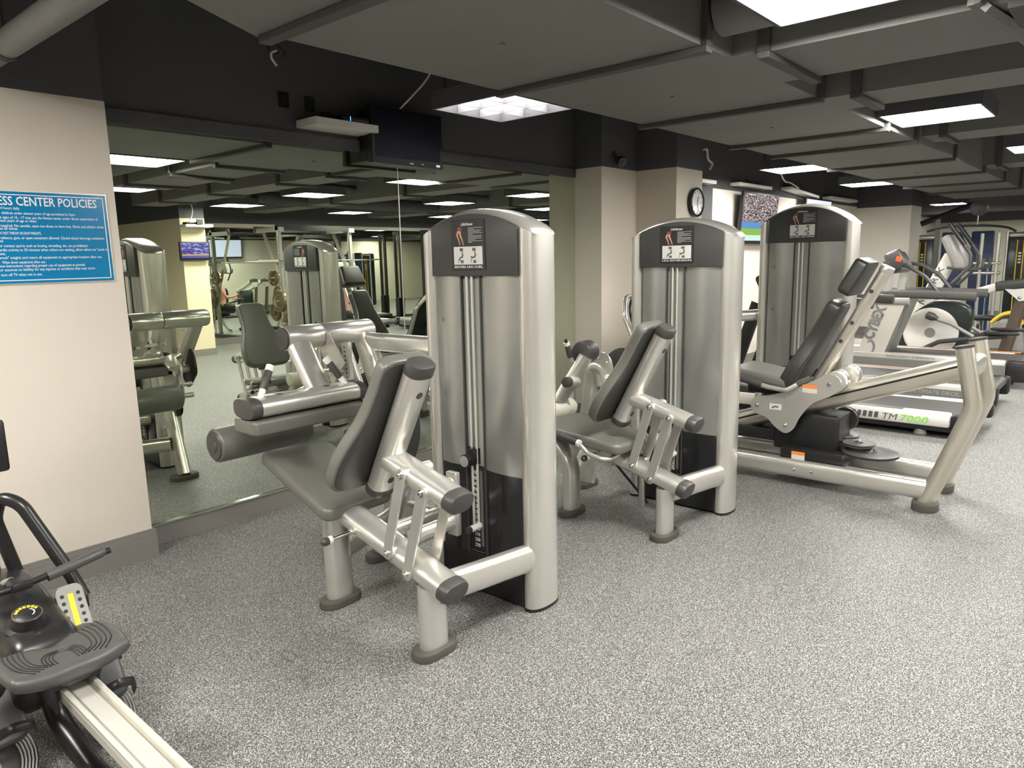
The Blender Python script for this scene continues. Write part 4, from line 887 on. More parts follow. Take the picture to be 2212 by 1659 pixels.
# ---------------------------------------------------------------- policy sign
def policy_sign():
    x0, x1, z0, z1, y = 0.835, 1.413, 1.438, 1.838, 3.80
    r = thing('policy_sign', 'blue acrylic rules sign headed FITNESS CENTER POLICIES on the left cream wall', 'sign', ((x0+x1)/2, y, z0))
    m = MB(); m.b2((x0, y-0.008, z0), (x1, y-0.001, z1), 0.001); m.build('sign_board', 'blue', r, False)
    m = MB(); m.b2((x0-0.004, y-0.006, z0-0.004), (x1+0.004, y-0.0005, z1+0.004)); m.build('acrylic_edge', 'alu', r, False)
    ys = y-0.0085; b = 0.012; t = 0.0035
    m = MB(); m.b2((x0+b, ys-0.0006, z0+b), (x1-b, ys+0.0003, z0+b+t)); m.b2((x0+b, ys-0.0006, z1-b-t), (x1-b, ys+0.0003, z1-b)); m.b2((x0+b, ys-0.0006, z0+b), (x0+b+t, ys+0.0003, z1-b)); m.b2((x1-b-t, ys-0.0006, z0+b), (x1-b, ys+0.0003, z1-b)); m.build('border_line', 'inklight', r, False)
    text('sign_title', 'FITNESS CENTER POLICIES', 0.054, (0.884, ys, 1.779), UX, UZ, 'inklight', r, 0.0004, width=0.484, bold=0.012)
    L_ = [('Open 24 hours daily.', 1.053, 345), ('No children under sixteen years of age permitted in Gym.', 1.274, 400), ('Persons between the ages of 16 - 17 may use the fitness center under direct supervision of', 1.368, 450),
          ('someone eighteen years of age or older.', 1.115, 488), ('Shoes required. No sandals, open toe shoes or bare feet. Shirts and athletic shoes', 1.391, 545), ('required at all times.', 1.036, 578),
          ('DO NOT THROW OR DROP WEIGHTS.', 1.124, 632), ('No tobacco, gum, or open containers allowed. Closed classic beverage containers', 1.387, 685), ('allowed', 0.973, 722),
          ('Combat or contact sports such as boxing, wrestling, etc. are prohibited.', 1.311, 777), ('Limit cardio activity to 30 minutes when others are waiting, allow others to "work in"', 1.40, 825), ('between sets.', 0.977, 868),
          ('Please "rerack" weights and return all equipment to appropriate location after use.', 1.368, 915), ('Wipe down equipment after use.', 1.128, 968), ('Follow instructions regarding proper use of equipment as posted.', 1.29, 1010),
          ('Fitness center assumes no liability for any injuries or accidents that may occur.', 1.334, 1055), ('Please turn off TV when not in use.', 1.107, 1113)]
    for s, e, row in L_:
        w_ = min(0.0056*len(s), e-x0-0.022)
        text('sign_line', s, 0.0165, (e-w_, ys, 1.7605-0.000376*(row-345)), UX, UZ, 'inklight', r, 0.0003, width=w_)
policy_sign()

# ---------------------------------------------------------------- wall clock, camera, shelf, screens, cables
def clock():
    c = V(6.335, 3.24, 1.98)
    r = thing('wall_clock', 'round black wall clock on the cream column', 'clock', c)
    m = MB(); m.lathe(c, (0, -1, 0), [(0, 0.12), (0.03, 0.135), (0.045, 0.132), (0.05, 0.122), (0.04, 0.112)], 40, caps=False); m.build('clock_rim', 'black', r)
    m = MB(); m.lathe(c+V(0, -0.03, 0), (0, -1, 0), [(0, 0.114), (0.006, 0.114)], 40); f = m.build('clock_face', 'clockface', r)
    for k in range(12):
        a = k*PI/6; m = MB(); q = c+V(math.sin(a)*0.095, -0.038, math.cos(a)*0.095); m.box(q, (0.006, 0.002, 0.018), Matrix.Rotation(a, 3, 'Y')); m.build('hour_mark', 'ink', f, False)
    for a, l, wd in ((0.3, 0.055, 0.007), (2.9, 0.085, 0.005)):
        m = MB(); q = c+V(math.sin(a)*l/2, -0.040, math.cos(a)*l/2); m.box(q, (wd, 0.002, l), Matrix.Rotation(a, 3, 'Y')); m.build('clock_hand', 'black', f, False)
clock()
c = V(5.63, 3.65, 2.36)
r = thing('security_camera', 'small dark dome camera on the dark band above the cream column', 'camera', c)
m = MB(); m.lathe(c, (0, -1, 0), [(0, 0.045), (0.015, 0.045)], 24); m.tube([c+V(0, -0.01, 0), c+V(0, -0.05, -0.01), c+V(0, -0.075, -0.04)], 0.014, n=12); m.build('mount', 'dark', r)
m = MB(); m.lathe(c+V(0.0, -0.05, -0.03), (-0.35, -0.8, -0.35), [(0, 0.035), (0.01, 0.048), (0.035, 0.05), (0.05, 0.042), (0.052, 0.028)], 24); m.build('camera_head', 'panelgrey', r); m = MB(); m.lathe(c+V(-0.017, -0.092, -0.047), (-0.35, -0.8, -0.35), [(0, 0.02), (0.008, 0.018)], 18); m.build('lens', 'black', r)

def media_shelf(label, x0, x1, y0, y1, z, zt=0.04, box=True, rot=0, grp='small white media shelves above the televisions'):
    c = V((x0+x1)/2, (y0+y1)/2, z)
    r = thing('media_shelf', label, 'shelf', c, grp)
    mt = Matrix.Rotation(rot, 3, 'Y'); m = MB(); m.box(c, (x1-x0, y1-y0, zt), mt, 0.002); m.build('board', 'white', r, False)
    m = MB(); m.b2((c.x-0.05, y1-0.004, z+zt/2), (c.x+0.05, y1+0.02, z+0.10)); m.build('bracket', 'black', r, False)
    return r
def tv(label, c, w_, h, ang, tilt, mt, mount=True, brand=False):
    """c centre, ang rotates about z from facing -Y, tilt leans the top forward"""
    R_ = Matrix.Rotation(ang, 3, 'Z') @ Matrix.Rotation(tilt, 3, 'X'); c = V(c)
    r = thing('television', label, 'television', c)
    m = MB(); m.box(c, (w_, 0.045, h), R_, 0.006); b = m.build('casing', 'black', r)
    m = MB(); m.box(c+R_@V(0, -0.0235, 0.008), (w_-0.05, 0.002, h-0.065), R_); s_ = m.build('screen', mt, r, False)
    if brand:
        text('brand_mark', 'VIZIO', 0.014, c+R_@V(0.0, -0.0235, -h/2+0.010), R_@V(1, 0, 0), R_@V(0, 0, 1), 'inklight', b, 0.0003, bold=0.01)
        m = MB(); m.box(c+R_@V(w_*0.42, -0.0235, -h/2+0.017), (0.035, 0.002, 0.014), R_); m.build('energy_label', 'inklight', b, False); m = MB(); m.box(c+R_@V(w_*0.19, -0.0235, -h/2+0.017), (0.008, 0.002, 0.006), R_); m.build('power_light', 'inklight', b, False)
    if mount:
        m = MB(); m.box(c+R_@V(0, 0.04, 0), (0.22, 0.035, 0.22), R_, 0.004); bk = R_@V(0, 0.06, 0); m.tube([c+bk, V(c.x+bk.x*1.5, mount, c.z)], 0.02, n=10); m.build('mount', 'blackm', r)
    return r
# dark screen swung out over the mirror, white shelf beside it
_t = tv('large dark switched-off television mounted high above the mirror joint', (3.335, 3.80, 2.303), 0.615, 0.355, 0.0, 0.0, 'tvoff', None, True)
m = MB(); m.b2((3.045, 3.82, 2.14), (3.60, YM-0.002, 2.46), 0.01); m.build('rear_housing', 'black', _t)
media_shelf('wide white shelf beside the switched-off television above the mirror', 2.595, 3.06, 3.745, YM-0.002, 2.324, 0.045, True)
r = thing('media_box', 'small black box with a blue light on the wide white shelf', 'media player', (2.88, 3.85, 2.3465))
m = MB(); m.b2((2.80, 3.76, 2.3468), (3.0, 3.92, 2.385), 0.004); m.build('box_case', 'blackm', r)
m = MB(); m.b2((2.855, 3.7585, 2.352), (2.859, 3.7605, 2.378)); m.build('light_strip', mat('blue_indicator', (0.0, 0.1, 0.6), 0.4, emis=(0.05, 0.3, 1.0), estr=0.6), r, False)
for k, x in enumerate((2.52, 2.70)):
    r = thing('wall_outlet', ['left black outlet plate above the wide white shelf', 'right black outlet plate above the wide white shelf'][k], 'outlet', (x, YM, 2.42))
    m = MB(); m.b2((x-0.035, YM-0.008, 2.41), (x+0.035, YM-0.0005, 2.50), 0.003); m.build('plate', 'blackm', r, False); m = MB(); m.b2((x-0.012, YM-0.010, 2.43), (x+0.012, YM-0.007, 2.50), 0.002); m.build('socket', 'black', r, False)
def cable(label, pts, rad, mt, name='cable'):
    m = MB(); m.tube(catmull(pts, 8), rad, n=10); o = m.build(name, mt, None); tag(o, label, 'cable'); return o
cable('white cable hanging in a bow from the duct to the dark television', [(3.05, 3.0, 2.86), (3.11, 3.2, 2.72), (3.22, 3.40, 2.66), (3.33, 3.60, 2.62), (3.28, 3.79, 2.48)], 0.006, 'cable')
cable('thin black cable dangling with a tangle above the mirror, left of the white shelf', [(2.20, 3.4, 3.0), (2.19, 3.5, 2.78), (2.20, 3.55, 2.64), (2.24, 3.52, 2.58), (2.17, 3.5, 2.58), (2.20, 3.53, 2.63), (2.26, 3.5, 2.59), (2.25, 3.5, 2.56)], 0.004, 'black')
cable('short white cable end curling under the black tangle', [(2.215, 3.5, 2.585), (2.185, 3.5, 2.57), (2.185, 3.5, 2.54), (2.21, 3.5, 2.51)], 0.006, 'cable')
# television wall beyond the clock column
tv('television with a stadium crowd picture on the white wall, partly behind the leg press tower', (9.63, 3.98, 1.96), 1.16, 0.66, 0.0, 0.10, 'tvcrowd', 4.10)
tv('far television of which only a pale blue strip shows over the leg press tower', (11.9, 3.98, 2.02), 1.16, 0.60, 0.0, 0.06, 'tvpale', 4.10)
media_shelf('short white shelf jutting out beside the clock column', 7.95, 8.32, 3.96, 4.08, 2.345)
media_shelf('white media shelf directly above the stadium television', 9.0, 10.05, 3.97, 4.1, 2.375)
media_shelf('tilted white media shelf over the far television', 10.7, 11.9, 3.95, 4.1, 2.38, rot=0.06)
media_shelf('last white media shelf before the distant cream pillar', 12.5, 13.9, 3.95, 4.1, 2.37)
cable('white cable hanging from the light to the tilted shelf', [(9.3, 3.6, 2.55), (9.9, 3.75, 2.45), (10.4, 3.85, 2.46), (11.0, 3.95, 2.43)], 0.010, 'cable')
cable('frayed white wires dangling at the corner beyond the clock column', [(6.52, 3.5, 2.68), (6.9, 3.6, 2.60), (7.2, 3.65, 2.56), (7.5, 3.7, 2.62), (7.55, 3.7, 2.52), (7.65, 3.7, 2.48), (7.6, 3.7, 2.42)], 0.012, 'cable')
# television and shelf on the pillar seen in the mirror
tv('lit television with a blue and orange picture on the cream pillar, seen in the mirror', (5.66, -3.88, 1.735), 0.50, 0.30, PI, 0.05, 'tvshow', -3.95)
r = media_shelf('narrow white shelf on the cream pillar above the mirrored television', 5.48, 5.93, -3.95, -3.72, 2.135)
m = MB(); m.b2((5.50, -3.88, 2.156), (5.68, -3.74, 2.19), 0.004); o = m.build('media_box', 'blackm', None); tag(o, 'black box lying on the pillar shelf, seen in the mirror', 'media player')
cable('pale cable drooping to the pillar shelf from the ceiling, seen in the mirror', [(5.55, -3.90, 2.6), (5.66, -3.85, 2.45), (5.64, -3.82, 2.30), (5.58, -3.82, 2.19)], 0.008, 'cable')
M['inkmid'] = mat('mid_grey_lettering', (0.16, 0.16, 0.155), 0.5)
M['raildark'] = mat('dark_grey_handrail', (0.07, 0.068, 0.062), 0.4)
M['railgrey'] = mat('dull_grey_rail', (0.16, 0.157, 0.143), 0.45)
# ---------------------------------------------------------------- cardio row
def treadmill(label, x0, x1, yr, yf, zt, style):
    lettered = style in ('white', 'deck', 'susp')
    r = thing('treadmill', label, 'treadmill', ((x0+x1)/2, (yr+yf)/2, 0))
    side = 'white' if style == 'white' else 'silver'
    yc = yr+0.20
    m = MB(); m.b2((x0+0.10, yr+0.06, zt-0.06), (x1-0.10, yf-0.1, zt-0.012), 0.01); m.build('belt', 'belt', r, False)
    for s_, xa, xb in ((-1, x0, x0+0.11), (1, x1-0.11, x1)):
        m = MB(); m.b2((xa, yc, 0.09), (xb, yf-0.05, zt), 0.022); sr = m.build('side_rail', side, r)
        xe = xa if s_ < 0 else xb
        m = MB(); m.b2((xa+0.02, yc+0.35, zt-0.001), (xb-0.02, yf-0.3, zt+0.003), 0.001); m.build('foot_strip', 'charcoal' if style == 'white' else 'greyplastic', sr, False)
        if style != 'white':
            m = MB(); m.b2((xa-0.003 if s_ < 0 else xb-0.012, yc, 0.11), (xa+0.012 if s_ < 0 else xb+0.003, yf-0.1, zt-0.06), 0.002); m.build('rail_inset', 'railgrey', sr, False)
            m = MB(); m.b2((xa+0.03, yc-0.05, zt-0.004), (xa+0.036, yf-0.2, zt+0.006)); m.build('accent_line', 'orange' if s_ > 0 else 'charcoal', sr, False)
        m = MB(); m.b2((xa-0.004, yr, 0.075), (xb+0.004, yc+0.002, zt-0.004), 0.03); m.build('end_cap', 'black', r)
        if s_ < 0 and style == 'white':
            # TM7000 lettering on the near side, read from the left (larger y)
            X = xa-0.0015
            for k in range(5): m = MB(); yy = yf-0.73+0.0-k*0.05; yy = 1.80-k*0.045; m.rings([[V(X, yy, 0.115), V(X, yy-0.030, 0.115), V(X, yy-0.036, 0.165), V(X, yy-0.006, 0.165)], [V(X+0.001, yy, 0.115), V(X+0.001, yy-0.030, 0.115), V(X+0.001, yy-0.036, 0.165), V(X+0.001, yy-0.006, 0.165)]]); m.build('stripe_mark', 'ink', sr, False)
            text('model_letters', 'TM', 0.075, (X, 1.565, 0.112), (0, -1, 0), UZ, 'ink', sr, 0.0005, width=0.115, ital=0.2, bold=0.0)
            text('model_digits', '7000', 0.075, (X, 1.43, 0.112), (0, -1, 0), UZ, 'green', sr, 0.0005, width=0.21, ital=0.2, bold=0.012)
        elif s_ < 0 and style == 'deck':
            text('deck_lettering', 'ULTIMATE DECK', 0.05, (xa-0.004, 1.62, 0.150), (0, -1, 0), UZ, 'inkpale', sr, 0.0005, width=0.42)
        elif s_ < 0 and lettered:
            text('deck_lettering', 'INTELLIGENT SUSPENSION', 0.035, (xa-0.0015, 2.22, zt-0.045), (0, -1, 0), UZ, 'ink', sr, 0.0005, width=0.50)
    m = MB(); m.cyl((x0+0.09, yr+0.07, zt-0.05), (x1-0.09, yr+0.07, zt-0.05), 0.045, 20); m.build('rear_roller', 'charcoal', r)
    m = MB(); m.b2((x0+0.04, yr+0.12, 0.045), (x1-0.04, yf-0.15, 0.10), 0.01); m.build('frame', 'black', r, False)
    for x in (x0+0.08, x1-0.08):
        for y in (yr+0.42, yf-0.35):
            m = MB(); m.lathe((x, y, 0), UZ, [(0, 0.045), (0.012, 0.05), (0.03, 0.042), (0.06, 0.038)], 18); m.build('levelling_foot', 'greyplastic' if style == 'white' else 'black', r)
    m = MB(); m.b2((x0+0.02, yf-0.42, 0.09), (x1-0.02, yf+0.05, zt+0.07), 0.05); m.build('motor_cover', 'black' if style == 'white' else 'greyplastic', r)
    return r
t1 = treadmill('near treadmill with white side rail lettered TM7000, behind the bent legs', 6.50, 7.27, 0.86, 3.05, 0.205, 'white')
m = MB(); m.tube([(6.60, 3.0, 0.15), (6.60, 2.86, 0.55), (6.60, 2.70, 1.05)], 0.03, 0.06, ref=(0, 1, 0.2), n=18, p=3); up_ = m.build('upright', 'black', t1)
m = MB(); m.tube([(7.17, 3.0, 0.15), (7.17, 2.86, 0.55), (7.17, 2.70, 1.05)], 0.03, 0.06, ref=(0, 1, 0.2), n=18, p=3); m.build('upright', 'black', t1)
m = MB(); m.box((6.885, 2.62, 1.16), (0.66, 0.10, 0.32), Matrix.Rotation(-0.45, 3, 'X'), 0.03); cs = m.build('console', 'black', t1)
m = MB(); m.box((6.885, 2.575, 1.175), (0.36, 0.012, 0.2), Matrix.Rotation(-0.45, 3, 'X')); m.build('display', 'tvoff', cs, False)
m = MB(); m.tube([(6.62, 2.65, 1.02), (6.62, 2.30, 0.98)], 0.02, n=12); m.tube([(7.15, 2.65, 1.02), (7.15, 2.30, 0.98)], 0.02, n=12); m.build('handrail', 'charcoal', t1)
t2 = treadmill('middle treadmill with grey side lettered ULTIMATE DECK and a thin orange line', 7.70, 8.55, 0.90, 3.1, 0.26, 'deck')
t3 = treadmill('far silver treadmill with the broad mast lettered CYBEX', 9.28, 10.1, 0.84, 2.9, 0.31, 'susp')
for tt, xa, xb, big in ((t2, 7.72, 8.46, False), (t3, 9.30, 10.0, True)):
    if big:
        x = xa; t_ = 0.58; base = (2.30, 2.60); top = (2.02, 2.30); zt = 1.02
        m = MB(); m.rings([[V(x, base[0], 0.16), V(x+t_, base[0], 0.16), V(x+t_, base[1], 0.16), V(x, base[1], 0.16)], [V(x, top[0], zt), V(x+t_, top[0], zt), V(x+t_, top[1], zt), V(x, top[1], zt)]]); ms = m.build('mast', 'mast', tt, False)
        m = MB(); e = 0.006; m.rings([[V(x+0.01, base[0]-e, 0.17), V(x+t_-0.01, base[0]-e, 0.17), V(x+t_-0.01, base[0], 0.17), V(x+0.01, base[0], 0.17)], [V(x+0.01, top[0]-e, zt), V(x+t_-0.01, top[0]-e, zt), V(x+t_-0.01, top[0], zt), V(x+0.01, top[0], zt)]]); m.build('mast_front', 'railgrey', ms, False)
        d = V(0, -0.29, 0.86).normalized()
        text('brand_lettering', 'CYBEX', 0.16, (x-0.002, 2.39, 0.45), d, V(0, 0.86, 0.29), 'inkmid', ms, 0.0005, width=0.42, bold=0.06)
        m = MB(); cc = V(x-0.002, 2.41, 0.37); m.tube([cc+V(0, 0.045*math.cos(a*PI/10), 0.075*math.sin(a*PI/10)) for a in range(2, 17)], 0.014, 0.0008, ref=(1, 0, 0), n=6, scales=[0.2+0.8*math.sin(i/14*PI) for i in range(15)]); m.build('brand_swirl', 'inkmid', ms)
    else:
        for x in (xa, xb):
            m = MB(); t_ = 0.07; base = (2.75, 2.95); top = (2.55, 2.70); zt = 0.98
            m.rings([[V(x, base[0], 0.16), V(x+t_, base[0], 0.16), V(x+t_, base[1], 0.16), V(x, base[1], 0.16)], [V(x, top[0], zt), V(x+t_, top[0], zt), V(x+t_, top[1], zt), V(x, top[1], zt)]]); m.build('mast', 'greyplastic', tt, False)
    yb, yt = (2.30, 1.37) if big else (2.72, 2.0)
    for k, x in enumerate((xa-0.01, xb+0.02)):
        m = MB(); m.tube([(x+0.035, yb+0.10, 1.0), (x+0.035, yb-0.4, 1.0), (x+0.035, yt, 0.985)], 0.036, 0.05, ref=(0, 0, 1), n=20, p=3); hr = m.build('handrail', 'raildark', tt)
        if big and k == 0: text('rail_lettering', 'CYBEX', 0.05, (x-0.004, 1.74, 0.975), (0, -1, 0), UZ, 'ink', hr, 0.0005, width=0.20)
        if big:
            m = MB(); m.tube([(x+0.05, 2.33, 1.36), (x+0.05, 2.07, 1.32), (x+0.045, 1.88, 1.20), (x+0.04, 1.74, 1.02)], 0.022, n=16, fil=0.15); m.build('curved_bar', 'charcoal', hr)
            m = MB(); m.tube([(x+0.04, 2.42, 0.92), (x+0.04, 2.02, 0.92)], 0.045, 0.05, ref=(0, 0, 1), n=16, p=3); m.build('side_tray', 'greyplastic', hr)
    xm = (xa+xb)/2
    m = MB(); m.box((xm, yb-0.06, 1.36 if big else 1.22), (0.46 if not big else 0.62, 0.12, 0.30 if not big else 0.26), Matrix.Rotation(-0.5, 3, 'X'), 0.04); cs = m.build('console', 'charcoal', tt)
    m = MB(); m.box((xa+0.02, yb-0.11, 1.40), (0.13, 0.16, 0.20), Matrix.Rotation(-0.5, 3, 'X'), 0.03); m.build('console_end', 'charcoal', cs)
    if big:
        m = MB(); m.box((xa-0.048, 2.15, 1.40), (0.006, 0.06, 0.055), Matrix.Rotation(0.3, 3, 'X'), 0.002); m.build('stop_button', 'red', cs)
    for x in (xa+0.035, xb+0.035):
        m = MB(); m.tube([(x, yb-0.02, 0.98), (x, yb-0.04, 1.3)], 0.04, 0.05, ref=(0, 1, 0), n=16, p=3); m.build('console_post', 'greyplastic', tt)

def elliptical():
    X = 10.4
    r = thing('elliptical_trainer', 'elliptical trainer with round white flywheel cover and white mast lettered MATRIX', 'elliptical trainer', (X, 1.7, 0))
    m = MB(); S = catmull([(2.34, 0.02, 0), (2.36, 0.30, 0), (2.28, 0.62, 0), (2.10, 0.80, 0), (1.85, 0.84, 0), (1.62, 0.78, 0), (1.56, 0.60, 0), (1.60, 0.35, 0), (1.55, 0.02, 0)], 4); m.soft([(p.x, p.y) for p in S], 0.20, 0.03, (X+0.03, 0, 0.02), UY, UZ, 3); m.build('drive_housing', 'tealglass', r, ang=60)
    m = MB(); m.lathe((X+0.03, 2.0, 0.46), (-1, 0, 0), [(0, 0.315), (0.015, 0.31), (0.03, 0.28), (0.034, 0.06)], 48); dc = m.build('flywheel_cover', 'white', r); m = MB(); m.lathe((X-0.003, 2.0, 0.46), (-1, 0, 0), [(0, 0.062), (0.006, 0.06)], 32); m.build('hub_cap', 'greyplastic', dc)
    m = MB(); m.tube([(X+0.1, 2.22, 0.65), (X+0.1, 2.09, 0.85), (X+0.1, 1.84, 1.42)], 0.07, 0.085, ref=(0, 1, 0.3), n=24, p=3); ms = m.build('mast', 'white', r)
    text('brand_lettering', 'MATRIX', 0.10, (X+0.024, 2.10, 0.80), V(0, -0.40, 0.92), V(0, 0.92, 0.40), 'ink', ms, 0.0005, width=0.50)
    m = MB(); m.box((X+0.1, 1.80, 1.46), (0.44, 0.13, 0.46), Matrix.Rotation(-0.42, 3, 'X') @ Matrix.Rotation(0.0, 3, 'Y'), 0.05); m.build('console', 'greyplastic', r)
    for s_ in (-1, 1):
        x = X+0.1+s_*0.27
        m = MB(); m.tube([(x, 1.84, 1.80), (x, 1.60, 1.44), (x, 1.59, 1.30), (x, 1.80, 1.05)], 0.02, n=16, fil=0.12); sa = m.build('swing_handle', 'charcoal', r)
        m = MB(); m.tube([(x, 1.85, 1.81), (x, 1.67, 1.55)], 0.027, n=16); m.build('grip', 'black', sa)
        m = MB(); m.tube([(x-s_*0.1, 1.85, 1.28), (x-s_*0.02, 1.60, 1.25), (x-s_*0.02, 1.48, 1.27), (x-s_*0.02, 1.46, 1.38)], 0.017, n=12, fil=0.06); m.build('fixed_handle', 'charcoal', r)
        m = MB(); m.tube([(x, 2.06, 0.25), (x, 1.86, 0.37), (x, 1.50, 0.43), (x, 1.16, 0.475)], 0.020, 0.028, ref=(0, 0, 1), n=16, fil=0.1); pa = m.build('pedal_arm', 'charcoal', r)
        m = MB(); m.soft(rounded([(-0.08, -0.18), (0.08, -0.18), (0.08, 0.18), (-0.08, 0.18)], 0.05), 0.03, 0.008, (x, 1.22, 0.49), UX, UY, 2); m.build('pedal', 'black', pa)
        m = MB(); m.tube([(x, 2.02, 0.70), (x, 1.88, 0.64), (x, 1.75, 0.60), (x, 1.50, 0.45)], 0.022, n=16); lk = m.build('link_arm', 'greyplastic', r); m = MB(); m.lathe((x, 2.03, 0.705), (0, -0.9, -0.35), [(0, 0.02), (0.02, 0.048), (0.09, 0.05), (0.13, 0.03), (0.15, 0.024)], 20); m.build('link_boot', 'cap', lk)
    m = MB(); m.b2((X+0.0, 0.95, 0.02), (X+0.2, 2.5, 0.07), 0.02); m.build('base_beam', 'charcoal', r); m = MB(); m.b2((X-0.2, 2.42, 0.0), (X+0.4, 2.52, 0.05), 0.02); m.build('front_foot', 'black', r); m = MB(); m.b2((X-0.2, 0.95, 0.0), (X+0.4, 1.03, 0.05), 0.02); m.build('rear_foot', 'black', r)
elliptical()
def arc_trainer():
    X = 11.3; k = X/10.4
    r = thing('arc_trainer', 'arc trainer with a long white curved arm and brown post at the right edge', 'exercise machine', (X, 1.7, 0))
    P = lambda y, z: (X, y*k, 1.5+(z-1.5)*k)
    for s_, x in ((-1, X), (1, X+0.35)):
        m = MB(); m.tube([V(x, *P(2.14, 0.76)[1:]), V(x, *P(1.92, 0.83)[1:]), V(x, *P(1.35, 1.04)[1:]), V(x, *P(1.07, 1.08)[1:]), V(x, *P(0.9, 1.05)[1:])], 0.035, 0.052, ref=(0, 0, 1), n=20, fil=0.2, p=3); m.build('long_arm', 'white', r)
        m = MB(); m.tube([V(x, *P(1.34, 1.045)[1:]), V(x, *P(1.07, 1.085)[1:]), V(x, *P(0.92, 1.06)[1:])], 0.04, 0.06, ref=(0, 0, 1), n=20, p=3); m.build('arm_cover', 'charcoal', r)
        m = MB(); q = [P(1.24, 1.02), P(0.98, 1.02), P(0.98, 0.90), P(1.09, 0.88)]; m.rings([[V(x-0.04, b, c) for a, b, c in q], [V(x-0.055, b, c) for a, b, c in q]]); br = m.build('bracket_plate', 'white', r, False)
        bolt(br, (x-0.055, P(1.09, 0.92)[1], P(1.09, 0.92)[2]), (-1, 0, 0), 0.014)
        m = MB(); m.tube([V(x, *P(1.08, 0.90)[1:]), V(x, *P(1.22, 0.20)[1:])], 0.03, 0.06, ref=(0, 1, 0.2), n=16, p=3); m.build('post', 'brownpaint', r)
    a = P(2.3, 0.3); m = MB(); m.b2((X-0.05, 1.25, 0.02), (X+0.45, 2.45, 0.16), 0.05); m.build('base', 'charcoal', r); m = MB(); m.b2((X+0.05, 1.95, 0.14), (X+0.35, 2.5, 0.72), 0.08); m.build('drive_housing', 'tealglass', r)
M['brownpaint'] = mat('brown_painted_steel', (0.10, 0.07, 0.05), 0.45)
arc_trainer()
r = thing('yellow_towel', 'small yellow towel over a grey bag beside the brown post', 'towel', (12.6, 1.45, 0))
m = MB(); m.soft(rounded([(-0.25, 0.0), (0.25, 0.0), (0.18, 0.5), (-0.08, 0.5)], 0.08), 0.2, 0.06, (12.6, 1.45, 0.0), (0, -1, 0), UZ, 3); m.build('bag', 'greyplastic', r)
m = MB(); m.tube(catmull([(12.55, 1.62, 0.44), (12.55, 1.52, 0.54), (12.55, 1.40, 0.58), (12.55, 1.30, 0.53), (12.55, 1.27, 0.42)], 4), 0.12, 0.03, ref=(0, 0.3, 1), n=14, p=3); m.build('towel', 'yellow', r)
# last rank: two stack towers with yellow stripes, the lat boom and its frame
def stack_tower(label, x, yc, w_=0.40, zt=1.78):
    r = thing('cable_tower', label, 'exercise machine', (x, yc, 0), 'cable towers at the far end')
    m = MB(); m.b2((x, yc-w_/2, 0.02), (x+0.22, yc+w_/2, zt), 0.03); m.build('shroud', 'tealglass', r)
    for s_ in (-1, 1): m = MB(); m.tube([(x+0.02, yc+s_*(w_/2+0.01), 0), (x+0.02, yc+s_*(w_/2+0.01), zt+0.03)], 0.022, n=14); m.build('post', 'silver', r)
    m = MB(); m.b2((x-0.01, yc-w_/2, zt-0.10), (x+0.24, yc+w_/2, zt), 0.04); m.build('top_cap', 'silver', r)
    m = MB(); m.b2((x-0.006, yc-0.055, 0.25), (x+0.001, yc+0.055, zt-0.14)); st = m.build('stripe', 'black', r, False)
    for s_ in (-1, 1): m = MB(); m.b2((x-0.010, yc+s_*0.048-0.008, 0.25), (x-0.004, yc+s_*0.048+0.008, zt-0.14)); m.build('stripe_edge', 'yellow', st, False)
    for k in range(4): m = MB(); m.b2((x-0.011, yc-0.022, zt-0.55+k*0.055), (x-0.005, yc+0.022, zt-0.52+k*0.055)); m.build('stripe_letter', 'inklight', st, False)
    return r
stack_tower('far dark tower with yellow-edged stripe just right of the distant cream pillar', 15.8, 3.27)
stack_tower('far dark tower with yellow-edged stripe at the right edge of the photo', 15.8, 1.72)
r = thing('lat_pulldown', 'dark lat pulldown frame with sloping boom and round pulley cover at far right', 'exercise machine', (14, 2.4, 0))
m = MB(); m.tube([(14, 2.95, 1.93), (14, 2.2, 2.22)], 0.035, 0.045, n=4); m.build('boom', 'blackm', r, False)
m = MB(); m.lathe((13.94, 2.13, 2.15), UX, [(0, 0.11), (0.01, 0.125), (0.09, 0.125), (0.10, 0.11)], 28); m.build('pulley_cover', 'charcoal', r)
m = MB(); m.tube([(14.02, 2.70, 0.0), (14.02, 2.70, 2.02)], 0.045, 0.045, n=4); m.build('upright', 'charcoal', r, False)
m = MB(); m.tube(catmull([(14, 2.85, 1.80), (14, 2.6, 1.86), (14, 2.1, 1.87), (14, 1.75, 1.83), (14, 1.6, 1.76)], 5), 0.018, n=10); m.build('lat_bar', 'black', r)
m = MB(); m.tube([(14, 2.13, 2.03), (14, 2.13, 1.88)], 0.008, n=8); m.build('pull_cable', 'chrome', r)
m = MB(); m.b2((13.95, 2.4, 0.42), (14.4, 2.75, 0.50), 0.03); m.b2((14.05, 2.5, 0.0), (14.15, 2.6, 0.42)); m.build('bench', 'black', r)
for yy, lb in ((2.80, 'left blue wall mat behind the lat pulldown frame'), (2.32, 'right blue wall mat behind the lat pulldown frame')):
    m = MB(); m.b2((15.9, yy-0.18, 0.0), (15.98, yy+0.18, 1.82), 0.02); tag(m.build('wall_mat', 'bluepanel', None), lb, 'mat')
r = thing('cable_machine', 'pale cable frame between the two far dark towers', 'exercise machine', (15, 2.0, 0))
for y in (1.96, 2.2): m = MB(); m.tube([(15.05, y, 0.0), (15.05, y, 1.76)], 0.03, n=12); m.build('post', 'silver', r)
for z in (1.25, 1.08, 0.05): m = MB(); m.tube([(15.05, 1.9, z), (15.05, 2.3, z)], 0.03, n=12); m.build('cross_bar', 'silver', r)
